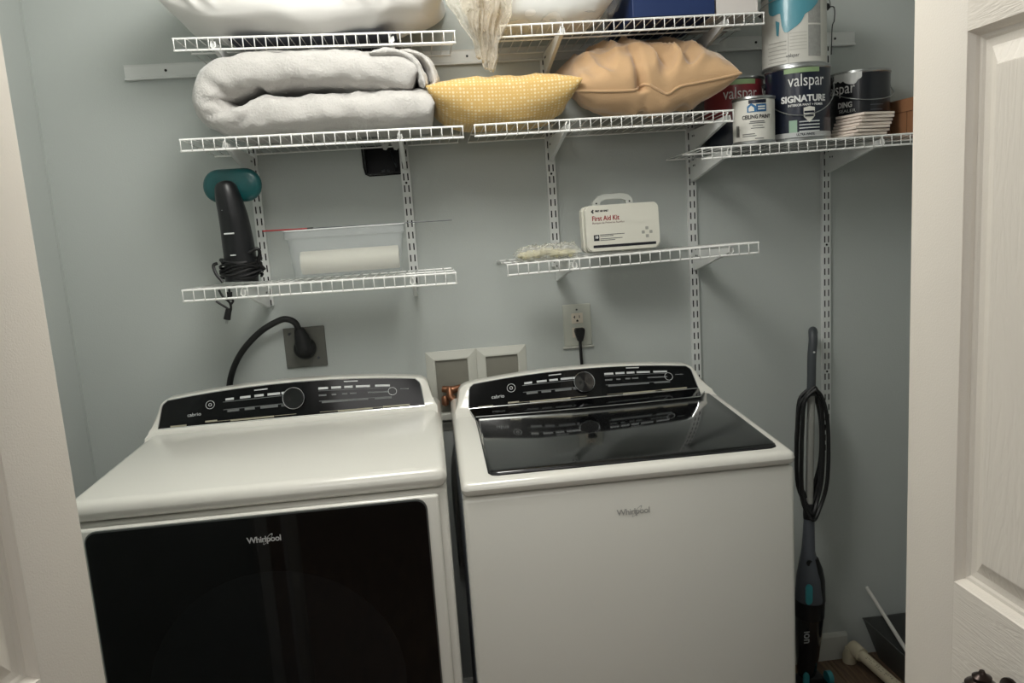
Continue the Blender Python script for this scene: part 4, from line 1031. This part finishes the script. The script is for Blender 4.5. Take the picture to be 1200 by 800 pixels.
polypatch(on, [(-0.082, 0.184), (-0.080, 0.163), (-0.072, 0.160), (-0.066, 0.164), (-0.058, 0.158), (-0.050, 0.162), (-0.044, 0.156), (-0.034, 0.152), (-0.022, 0.150), (-0.016, 0.154), (-0.012, 0.161), (-0.004, 0.165), (0.000, 0.172), (-0.004, 0.178), (0.000, 0.1865)], MPAINTW, t, 'paint_drip', lift=0.0022)
bail_wire(t, 0.0815, 0.188, TO(cx, cy)+0.45, 0.045)

# tile stack
MTILE = mat('tile_body', srgb(240, 226, 214), 0.7, bump=0.2, bscale=150, var=0.05)
proto = None
z = ZR+0.0045; ang0 = math.radians(9)
base_c = Vector((0.793, -0.236))
tl = ['bottom white tile of the small stack before the black can', 'second white tile up in the small stack', 'third white tile up in the small stack', 'middle white tile of the small stack', 'third white tile down in the small stack', 'second white tile down in the small stack', 'topmost white tile of the small stack before the black can']
for i in range(7):
    if proto is None:
        bm = bmesh.new(); box(bm, -0.050, 0.050, -0.050, 0.050, 0, 0.0066, r=0.0008, seg=1); proto = from_bm('ceramic_tile', bm, MTILE)
        o = proto
    else:
        o = proto.copy(); C.objects.link(o)
    off_ = [(-0.010, 0.004), (-0.005, 0.001), (-0.006, -0.003), (0.0, 0.0), (0.001, -0.003), (0.005, -0.004), (0.004, -0.006)][i]
    o.location = (base_c.x+off_[0], base_c.y+off_[1], z); o.rotation_euler = (0, 0, ang0+math.radians([0, 2, -3, 1, 3, -2, 5][i])); z += 0.0082
    tag(o, tl[i], 'tile', 'white tiles stacked on the right shelf')

# cardboard box at the right end
MCARD = mat('brown_cardboard', srgb(168, 118, 82), 0.8, var=0.12, vscale=15, bump=0.2, bscale=80)
t = thing('cardboard_box', 'small brown cardboard box at the right end of the paint shelf', 'box', (1.035, -0.115, ZR), rot=(0, 0, math.radians(3)))
bm = bmesh.new(); box(bm, -0.062, 0.062, -0.155, 0.09, 0, 0.106, r=0.002); from_bm('carton', bm, MCARD, t)
bm = bmesh.new(); box(bm, -0.0632, -0.0618, -0.155, 0.09, 0.070, 0.0712); box(bm, -0.0632, -0.0618, -0.03, -0.0288, 0.0, 0.070); from_bm('carton_crease', bm, mat('card_dark', srgb(110, 74, 48), 0.8), t)

# ------------------------------------------------------------------ steamer
sx, sy_ = -0.835, -0.195
t = thing('garment_steamer', 'black handheld garment steamer with dark teal head on the lower left shelf', 'steamer', (sx, sy_, 1.3650))
B = lambda x, z: (x-sx, 0, z-1.3605)
bm = bmesh.new()
zc = 1.6035-1.3605; R = []
for q in range(9):
    a_ = PI*(0.04+0.92*q/8); ins = 0.0415*(1-math.sin(a_)**0.55); yy = 0.020-0.016*math.cos(a_)
    ring = []
    for c_, a0_ in ((0.0315, -90), (-0.0315, 90)):
        for i in range(15):
            a = math.radians(a0_+180*i/14); ring.append(bm.verts.new((c_+(0.0405-ins)*math.cos(a), yy, zc+(0.0415-ins)*math.sin(a))))
    R.append(ring)
for A, B_ in zip(R, R[1:]):
    for k in range(len(A)): bm.faces.new((A[k], A[(k+1) % len(A)], B_[(k+1) % len(A)], B_[k]))
bm.faces.new(R[0]); bm.faces.new(R[-1])
from_bm('steam_head', bm, MTEALD, t, smooth=True)
bm = bmesh.new()
path = [(-0.847, 1.610), (-0.845, 1.598), (-0.842, 1.575), (-0.836, 1.53), (-0.833, 1.47), (-0.832, 1.41), (-0.834, 1.364)]
path = [Vector((x-sx, -0.008-0.004*math.sin(i), zz-1.3605)) for i, (x, zz) in enumerate(path)]
sp = smooth_path(path, 4); n_ = len(sp)-1
rad = [interp([0, .05, .15, .3, .5, .7, 1.0], [0.006, 0.022, 0.0275, 0.0315, 0.037, 0.041, 0.0435], i/n_) for i in range(n_+1)]
tube(bm, sp, rad, 20, rx=0.95); from_bm('handle_body', bm, MBLACK, t, smooth=True)
bm = bmesh.new()
for (x, zz, w, h, rr_) in [(-0.850, 1.543, 0.009, 0.0018, 0.0285), (-0.838, 1.543, 0.007, 0.0018, 0.0285), (-0.842, 1.4855, 0.024, 0.004, 0.036), (-0.838, 1.4325, 0.012, 0.003, 0.040)]:
    box(bm, x-sx-w/2, x-sx+w/2, -0.0125-rr_, -0.022, zz-1.3605-h/2, zz-1.3605+h/2, r=0.0006, seg=1)
from_bm('printed_marks', bm, MMARK, t)['kind'] = 'stuff'
# cord wrapped around its base
bm = bmesh.new(); pts = []
for i in range(150):
    a = i*0.33; f = i/150; pts.append((0.047*math.cos(a)*(1+0.10*math.sin(i*0.9))+0.003, 0.040*math.sin(a)-0.008, 0.014+0.045*f+0.006*math.sin(i*0.71)))
pts = smooth_path(pts, 2); tube(bm, pts, 0.0034, 6); from_bm('wound_cord', bm, MRUBBER, t, smooth=True)
bm = bmesh.new(); tube(bm, smooth_path([(0.03, -0.03, 0.075), (0.05, -0.03, 0.083), (0.056, -0.025, 0.075), (0.05, -0.02, 0.05), (0.060, -0.01, 0.03)]), 0.0045, 8)
from_bm('cord_loop', bm, MRUBBER, t, smooth=True)
bm = bmesh.new(); tube(bm, smooth_path([(-0.045, -0.04, 0.055), (-0.055, -0.04, 0.05), (-0.05, -0.045, 0.03), (-0.035, -0.05, 0.008)]), 0.004, 8); from_bm('cord_loop', bm, MRUBBER, t, smooth=True)
bm = bmesh.new()
for q in ([(-0.052, 1.352), (-0.045, 1.335), (-0.030, 1.318), (-0.030, 1.300), (-0.038, 1.292)], [(-0.062, 1.325), (-0.05, 1.315), (-0.035, 1.303), (-0.034, 1.295)], [(-0.028, 1.352), (-0.026, 1.33), (-0.022, 1.322), (-0.030, 1.312)]):
    tube(bm, smooth_path([(x+0.01, -0.068, zz-1.3605) for x, zz in q]), 0.0028, 6)
tube(bm, [(-0.018, -0.068, 1.345-1.3605), (-0.020, -0.068, 1.325-1.3605)], 0.007, 8)
tube(bm, [(-0.024, -0.068, 1.305-1.3605), (-0.032, -0.068, 1.278-1.3605)], [0.007, 0.0085], 10)
from_bm('hanging_plug', bm, MRUBBER, t, smooth=True)
bm = bmesh.new(); tube(bm, [(-0.034, -0.066, 1.279-1.3605), (-0.036, -0.066, 1.268-1.3605)], 0.0016, 5); tube(bm, [(-0.029, -0.072, 1.279-1.3605), (-0.031, -0.072, 1.268-1.3605)], 0.0016, 5); from_bm('plug_prong', bm, MSTEEL, t)

# ------------------------------------------------------------------ clear tub with roll, rod on top
MTUB = clear_plastic('frosted_tub', (0.95, 0.96, 0.96, 1), 0.13, (0.82, 0.83, 0.84, 1), rough=0.2)
t = thing('clear_plastic_tub', 'frosted clear plastic tub holding a white roll on the lower left shelf', 'tub', (-0.5685, -0.165, 1.3650))
def tub_ring(w, d, z, r=0.012): return [(x, y, z) for x, y in rrect(-w/2, w/2, -d/2, d/2, r, 4)]
bm = bmesh.new(); R = []
for w, d, z_ in [(0.262, 0.080, 0.0005), (0.272, 0.088, 0.004), (0.285, 0.100, 0.080), (0.290, 0.104, 0.098), (0.300, 0.114, 0.100), (0.302, 0.116, 0.120), (0.298, 0.112, 0.121), (0.296, 0.110, 0.102), (0.284, 0.098, 0.099), (0.268, 0.084, 0.006)]:
    R.append([bm.verts.new(p) for p in tub_ring(w, d, z_)])
for A, B_ in zip(R, R[1:]):
    for k in range(len(A)): bm.faces.new((A[k], A[(k+1) % len(A)], B_[(k+1) % len(A)], B_[k]))
bm.faces.new(R[0]); bm.faces.new(R[-1]); from_bm('tub_body', bm, MTUB, t, smooth=True)
bm = bmesh.new(); tube(bm, tub_ring(0.302, 0.116, 0.121), 0.0018, 6, closed=True); from_bm('tub_rim', bm, clear_plastic('tub_rim_plastic', (1, 1, 1, 1), 0.6, (0.85, 0.86, 0.86, 1)), t)
t = thing('paper_roll', 'white paper roll lying inside the frosted tub', 'paper roll', (-0.563, -0.166, 1.4020))
bm = bmesh.new(); prof = [(0.012, -0.1245), (0.0285, -0.1245), (0.0295, -0.123), (0.0295, 0.123), (0.0285, 0.1245), (0.012, 0.1245)]
lathe(bm, prof, 40, cap=False); lathe(bm, [(0.012, -0.1245), (0.012, 0.1245)], 24, cap=False)
for v in bm.verts: v.co = Vector((v.co.z, v.co.y, v.co.x))
from_bm('sheet', bm, mat('paper_white', srgb(238, 232, 218), 0.85, bump=0.5, bscale=300), t, smooth=True)
bm = bmesh.new(); lathe(bm, [(0.0095, -0.1235), (0.0118, -0.1235), (0.0118, 0.1235), (0.0095, 0.1235)], 20)
for v in bm.verts: v.co = Vector((v.co.z, v.co.y, v.co.x))
from_bm('core', bm, MGREYP, t, smooth=True)
t = thing('thin_rod', 'thin rod with red end lying across the frosted tub', 'rod', (-0.5324, -0.20, 1.4885))
def rodseg(name, x0, x1, r, m):
    f = lambda x: 1.4855+(x+0.7699)*(-0.0040/0.475)-1.4840+0.0005
    bm = bmesh.new(); tube(bm, [(x0+0.5324, 0, f(x0)), (x1+0.5324, 0, f(x1))], r, 8); from_bm(name, bm, m, t, smooth=True)
rodseg('red_end', -0.7699, -0.66, 0.0020, mat('red_plastic', srgb(150, 34, 36), 0.4)); rodseg('black_band', -0.66, -0.645, 0.0024, MBLACK); rodseg('steel_shaft', -0.645, -0.2949, 0.0012, MGREYP)

# ------------------------------------------------------------------ first aid kit
t = thing('first_aid_kit', 'white plastic first aid kit case with carry handle', 'first aid kit', (0.153, -0.150, 1.3725), rot=(math.radians(-4), 0, 0))
MKIT = mat('kit_white', srgb(222, 220, 208), 0.4); 
def kitbox(name, w0, w1, y0, y1, z0, z1, r, m, p):
    bm = bmesh.new(); prism(bm, rrect(w0, w1, z0, z1, r, 6), 'y', y0, y1)
    es = [e for e in bm.edges if abs(e.verts[0].co.y-e.verts[1].co.y) < 1e-6]
    bmesh.ops.bevel(bm, geom=es, offset=0.0035, segments=3, affect='EDGES'); return from_bm(name, bm, m, p, smooth=True)
kitbox('rear_shell', -0.101, 0.098, -0.012, 0.022, 0.0015, 0.125, 0.014, MKIT, t)
kitbox('front_shell', -0.097, 0.101, -0.040, -0.013, 0.0035, 0.124, 0.013, MKIT, t)
bm = bmesh.new(); poly = []
outer = [(-0.074, 0.120), (-0.070, 0.136), (-0.058, 0.148), (-0.040, 0.153), (0.010, 0.153), (0.026, 0.149), (0.036, 0.138), (0.038, 0.120)]
inner = [(0.020, 0.120), (0.018, 0.134), (0.006, 0.139), (-0.038, 0.139), (-0.050, 0.134), (-0.054, 0.120)]
A = [bm.verts.new((x, -0.024, z)) for x, z in outer+inner]; f = bm.faces.new(A); ex = bmesh.ops.extrude_face_region(bm, geom=[f])
for v in ex['geom']:
    if isinstance(v, bmesh.types.BMVert): v.co.y = -0.012
hd = from_bm('handle', bm, mat('kit_handle', srgb(188, 190, 184), 0.4), t)
for x, z_ in ((-0.062, 0.130), (0.028, 0.131)):
    bm = bmesh.new(); lathe(bm, [(0.0022, 0), (0.0022, 0.001)], 8)
    for v in bm.verts: v.co = Vector((v.co.x+x, -0.0242-v.co.z, v.co.y+z_))
    from_bm('rivet_hole_dot', bm, MDARK, hd)
kp = lambda x, y, z=0.0: None
K = lambda x0, z0: (lambda x, y: Vector((x0+x, -0.0405, z0+y)))
MINK = mat('black_ink', srgb(24, 26, 34), 0.5); MREDI = mat('red_ink', srgb(158, 44, 50), 0.5); MGI = mat('light_grey_ink', srgb(168, 168, 160), 0.5)
text_on('First Aid Kit', 0.0175, MREDI, t, K(-0.079, 0.089), width=0.073, bold=0.0004, center=False)
text_on('Botiquin de Primeros Auxilios', 0.0068, mat('dark_red_ink', srgb(110, 60, 62), 0.5), t, K(-0.079, 0.0775), width=0.086, center=False)
text_on('FIRST AID ONLY', 0.006, MINK, t, K(-0.070, 0.1085), width=0.036, bold=0.0004, center=False)
bm = bmesh.new()
for (x0, x1, z0, z1) in [(-0.080, 0.090, 0.0125, 0.0195), (-0.0775, -0.063, 0.031, 0.0465)]: box(bm, x0, x1, -0.0407, -0.0400, z0, z1)
prism(bm, [(-0.0815, 0.108), (-0.076, 0.1135), (-0.0735, 0.111), (-0.0765, 0.108), (-0.0735, 0.105), (-0.076, 0.1025)], 'y', -0.0407, -0.040)
from_bm('printed_blocks', bm, MINK, t)
text_on('10', 0.009, MWHITEINK, t, lambda x, y: Vector((-0.0702+x, -0.0409, 0.040+y)), bold=0.0005)
bm = bmesh.new()
for k, (w, z_) in enumerate([(0.066, 0.0455), (0.036, 0.0420), (0.060, 0.0350), (0.040, 0.0310)]): box(bm, -0.0605, -0.0605+w, -0.0406, -0.0400, z_, z_+0.0014)
from_bm('small_print', bm, MGREYP, t)
bm = bmesh.new()
for dx, dz in ((0.0, 0.0105), (0, -0.0105), (0.0105, 0), (-0.0105, 0)): prism(bm, rrect(0.067+dx-0.004, 0.067+dx+0.004, 0.046+dz-0.004, 0.046+dz+0.004, 0.001, 2), 'y', -0.0406, -0.0400)
from_bm('cross_emblem', bm, MGI, t)

# clear bag of yellowish bits
t = thing('clear_bag', 'small clear bag of pale yellow pieces left of first aid kit', 'bag', (-0.055, -0.200, 1.3715))
MYB = mat('pale_yellow_foam', srgb(220, 212, 172), 0.7, bump=0.3)
random.seed(3)
bm = bmesh.new()
for i in range(60):
    x = random.uniform(-0.066, 0.072); y = random.uniform(-0.03, 0.03); z_ = 0.008+random.uniform(0, 0.012)*(1-abs(x)/0.09)
    mm = Matrix.Translation((x, y, z_)) @ Euler((random.random()*3, random.random()*3, random.random()*3)).to_matrix().to_4x4()
    v0 = len(bm.verts); r0 = bmesh.ops.create_cone(bm, cap_ends=True, segments=8, radius1=0.006, radius2=0.005, depth=0.018, matrix=mm)
o = from_bm('foam_pieces', bm, MYB, t, smooth=True); o['kind'] = 'stuff'
def bagf(q, u, v, s):
    x = q.x; z_ = q.z+0.012+0.016*max(0, u-0.25)*(1-abs(v))
    return Vector((x, q.y, max(z_, 0.0)))
cushion('bag_film', clear_plastic('bag_clear', (0.97, 0.97, 0.94, 1), 0.30, (0.9, 0.9, 0.86, 1), bump=1.0, bscale=60), 0.172, 0.09, 0.020, 0.012, t, pinch=0.05, wrinkle=0.010, wscale=40, off=20, deform=bagf, n=40)

# ------------------------------------------------------------------ stick vacuum
vx = lambda z_: 0.667+(0.733-0.667)*(z_-0.03)/1.06
VY = lambda z_: -0.155+0.085*(z_/1.1)
t = thing('stick_vacuum', 'dark grey upright stick vacuum with teal buttons beside the washing machine', 'vacuum cleaner', (0.688, -0.155, 0))
VV = lambda dx, dy, z_: Vector((vx(z_)+dx-0.688, VY(z_)+dy+0.155, z_))
MVG = mat('vacuum_grey', srgb(84, 88, 96), 0.35); 
bm = bmesh.new()
pth = [VV(0.004, 0, 0.905), VV(0.003, -0.002, 0.96), VV(0.003, -0.002, 1.02), VV(0.007, 0.0, 1.065), VV(0.012, 0.012, 1.092), VV(0.022, 0.028, 1.085)]
tube(bm, smooth_path(pth), [0.0125]*14+[0.013]*12, 14) if False else tube(bm, smooth_path(pth, 5), 0.0128, 14)
from_bm('handle', bm, MGREYP, t, smooth=True)
bm = bmesh.new(); tube(bm, [VV(0.003, -0.014, 1.035), VV(0.0035, -0.0165, 1.035)], 0.003, 8); from_bm('handle_mark', bm, MWHITEINK, t)
bm = bmesh.new(); tube(bm, [VV(0.004, 0, 0.575), VV(0.004, 0, 0.91)], 0.0112, 14); from_bm('tube_shaft', bm, mat('shaft_grey', srgb(150, 150, 145), 0.35), t, smooth=True)
bm = bmesh.new(); tube(bm, [VV(0.004, 0, 0.535), VV(0.004, 0, 0.545), VV(0.004, 0, 0.57), VV(0.004, 0, 0.582)], [0.017, 0.018, 0.018, 0.014], 14); from_bm('collar', bm, MBLACK, t, smooth=True)
def vbody(name, secs, m, n=20):
    bm = bmesh.new(); R = []
    for dx, z_, rx_, ry_ in secs:
        R.append([bm.verts.new(VV(dx+rx_*math.cos(2*PI*k/n), ry_*math.sin(2*PI*k/n), z_)) for k in range(n)])
    for A, B_ in zip(R, R[1:]):
        for k in range(n): bm.faces.new((A[k], A[(k+1) % n], B_[(k+1) % n], B_[k]))
    bm.faces.new(R[0]); bm.faces.new(R[-1]); return from_bm(name, bm, m, t, smooth=True)
vbody('upper_body', [(0.004, 0.54, 0.0155, 0.016), (0.004, 0.50, 0.0165, 0.018), (0.003, 0.44, 0.019, 0.022), (0.005, 0.40, 0.027, 0.032), (0.008, 0.36, 0.036, 0.040), (0.010, 0.30, 0.042, 0.045), (0.010, 0.288, 0.042, 0.045)], MVG)
vbody('dark_shell', [(0.018, 0.42, 0.010, 0.03), (0.024, 0.39, 0.018, 0.034), (0.026, 0.35, 0.026, 0.036), (0.026, 0.29, 0.028, 0.040)], MBLACK)
vbody('filter_ring', [(0.010, 0.290, 0.0435, 0.0465), (0.010, 0.24, 0.042, 0.045)], MBLACK)
vbody('dust_cup', [(0.010, 0.242, 0.041, 0.044), (0.008, 0.18, 0.038, 0.041), (0.006, 0.12, 0.033, 0.036), (0.004, 0.07, 0.028, 0.030), (0.004, 0.055, 0.024, 0.026)], mat('smoked_plastic', srgb(26, 27, 30), 0.15, coat=0.5))
bm = bmesh.new(); lathe(bm, [(0.009, 0), (0.009, 0.003), (0.006, 0.003)], 16)
for v in bm.verts: v.co = VV(-0.006+v.co.x, -0.0325-v.co.z+0.008, 0.4125+v.co.y)
from_bm('round_button', bm, MBLACK, t, smooth=True)
def vpill(name, dx, dy, z_, w, h, m):
    bm = bmesh.new(); prism(bm, rrect(-w/2, w/2, -h/2, h/2, w*0.49, 5), 'y', -0.004, 0.004)
    bmesh.ops.bevel(bm, geom=[e for e in bm.edges if abs(e.verts[0].co.y-e.verts[1].co.y) < 1e-6], offset=0.0015, segments=2, affect='EDGES')
    for v in bm.verts: v.co = VV(dx+v.co.x, dy+v.co.y, z_+v.co.z)
    return from_bm(name, bm, m, t, smooth=True)
vpill('release_button', -0.014, -0.042, 0.325, 0.0195, 0.060, MTEAL)
vpill('cup_latch', -0.012, -0.030, 0.058, 0.017, 0.042, MTEAL)
text_on('ion', 0.036, mat('grey_letter', srgb(170, 172, 174), 0.5), t, lambda x, y: VV(-0.014+y, -0.0385-0.0, 0.193-x), width=0.036, bold=0.0006)
bm = bmesh.new(); box(bm, -0.075, 0.045, -0.055, 0.045, 0.004, 0.040, r=0.012, seg=3)
box(bm, -0.02, 0.028, -0.028, 0.026, 0.03, 0.060, r=0.008, seg=2)
from_bm('floor_head', bm, MBLACK, t, smooth=True)
bm = bmesh.new(); tube(bm, [(0.036, -0.02, 0.052), (0.050, -0.02, 0.052)], 0.020, 20); from_bm('wheel', bm, MTEAL, t, smooth=True)
t = thing('vacuum_cord', 'black power cord looped around the stick vacuum handle', 'power cord', (0.70, -0.09, 0.90))
for i, (lx, rx_, dy, zlow, zt_) in enumerate([(-0.027, 0.036, -0.012, 0.560, 0.935), (-0.031, 0.049, -0.018, 0.545, 0.928), (-0.033, 0.042, 0.006, 0.575, 0.915), (-0.030, 0.044, 0.016, 0.60, 0.925)]):
    pts = [(0.004, dy-0.008, zt_), (lx*0.8, dy, zt_-0.035), (lx, dy, zt_-0.12), (lx*1.05, dy, (zt_+zlow)/2), (lx*0.9, dy, zlow+0.06), (-0.002, dy-0.016, zlow), (rx_*0.6, dy, zlow+0.03), (rx_, dy, zlow+0.10), (rx_*1.05, dy, (zt_+zlow)/2+0.02), (rx_*0.9, dy, zt_-0.08), (rx_*0.55, dy, zt_-0.025)]
    P_ = smooth_path(pts+[pts[0]], 5)[:-1]
    bm = bmesh.new(); tube(bm, [Vector((vx(p.z)+p.x-0.70, VY(p.z)+p.y+0.09, p.z-0.90)) for p in P_], 0.0060, 7, closed=True); from_bm('cord_loop', bm, MRUBBER, t, smooth=True)

# ------------------------------------------------------------------ floor clutter, right
MPVC = mat('aged_pvc', srgb(205, 195, 170), 0.5, var=0.12, vscale=30, bump=0.15, bscale=60)
t = thing('pvc_pipe', 'cream plastic pipe with end fitting lying on the closet floor', 'pipe', (0.876, -0.052, 0))
bm = bmesh.new(); dr_ = Vector((0.045, -0.50, 0.0)); st = Vector((0.012, 0.0, 0.048))
tube(bm, [st, st+Vector((0.05, -0.46, -0.020))], 0.0165, 20); from_bm('pipe_body', bm, MPVC, t, smooth=True)
bm = bmesh.new(); tube(bm, [(0.010, 0.022, 0.049), (0.0105, 0.020, 0.049), (0.015, -0.028, 0.047), (0.0155, -0.030, 0.047)], [0.018, 0.022, 0.022, 0.0185], 20)
tube(bm, [(0.002, 0.014, 0.049), (-0.002, 0.016, 0.022), (-0.002, 0.016, 0.002)], [0.018, 0.0215, 0.0215], 20); from_bm('elbow_fitting', bm, MPVC, t, smooth=True)
bm = bmesh.new(); tube(bm, [st+Vector((0.0285, -0.262, -0.0115)), st+Vector((0.0345, -0.318, -0.0138))], [0.0205, 0.0205], 20); from_bm('coupling', bm, MPVC, t, smooth=True)
for k in range(9):
    pass
dirp = Vector((0.05, -0.46, -0.020)).normalized(); sidep = Vector((-1, -0.11, 0)).normalized(); upp = sidep.cross(dirp) if sidep.cross(dirp).z > 0 else dirp.cross(sidep)
def on_pipe(x, y):
    a = y/0.0165 + math.radians(62); return st + dirp*(0.11+x) + (sidep*math.cos(a)+upp*math.sin(a))*0.0169
bm = bmesh.new(); random.seed(5)
for k in range(16):
    x = -0.05+k*0.0085
    if k % 5 == 4: continue
    for yy in (-0.004, 0.001, 0.0045):
        if random.random() < 0.75:
            v = [bm.verts.new(on_pipe(x+a, yy+b_)) for a, b_ in ((0, 0), (0.005, 0), (0.005, 0.0013), (0, 0.0013))]; bm.faces.new(v)
from_bm('worn_print', bm, mat('pipe_ink', srgb(70, 58, 44), 0.7), t, normals=False)
# dark metal pan standing against the wall
MPAN = mat('dark_galvanised', srgb(88, 90, 88), 0.4, metal=0.3, bump=0.2, bscale=50, var=0.25, vscale=12)
t = thing('metal_pan', 'dark metal pan with flared sides resting behind the plastic pipe', 'pan', (1.018, -0.112, 0))
bm = bmesh.new()
bot = [(-0.045, -0.20), (0.08, -0.20), (0.08, 0.075), (-0.045, 0.075)]; top = [(-0.082, -0.225), (0.10, -0.225), (0.10, 0.105), (-0.082, 0.105)]
def rg(P_, z_, s=0.0): return [bm.verts.new((x+(s if x < 0 else -s), y+(s if y < 0 else -s), z_)) for x, y in P_]
R = [rg(bot, 0.002), rg(top, 0.126), rg(top, 0.128, 0.003), rg(bot, 0.005, 0.002)]
for A, B_ in zip(R, R[1:]):
    for k in range(4): bm.faces.new((A[k], A[(k+1) % 4], B_[(k+1) % 4], B_[k]))
bm.faces.new(R[0]); bm.faces.new(R[-1]); pn = from_bm('pan_body', bm, MPAN, t)
bm = bmesh.new(); tube(bm, [(x, y, 0.128) for x, y in top], 0.0022, 6, closed=True); from_bm('rolled_rim', bm, mat('rim_metal', srgb(110, 112, 110), 0.4, metal=0.7), t)
t = thing('white_stick', 'thin white stick leaning on the wall above the metal pan', 'stick', (0.96, -0.03, 0))
bm = bmesh.new()
tube(bm, [Vector((0.9445, -0.012, 0.238))-Vector((0.96, -0.03, 0)), Vector((0.995, -0.16, 0.085))-Vector((0.96, -0.03, 0)), Vector((1.028, -0.245, 0.0085))-Vector((0.96, -0.03, 0))], [0.0055, 0.0062, 0.0062], 8)
from_bm('stick_body', bm, mat('white_painted_stick', srgb(214, 212, 206), 0.5), t, smooth=True)
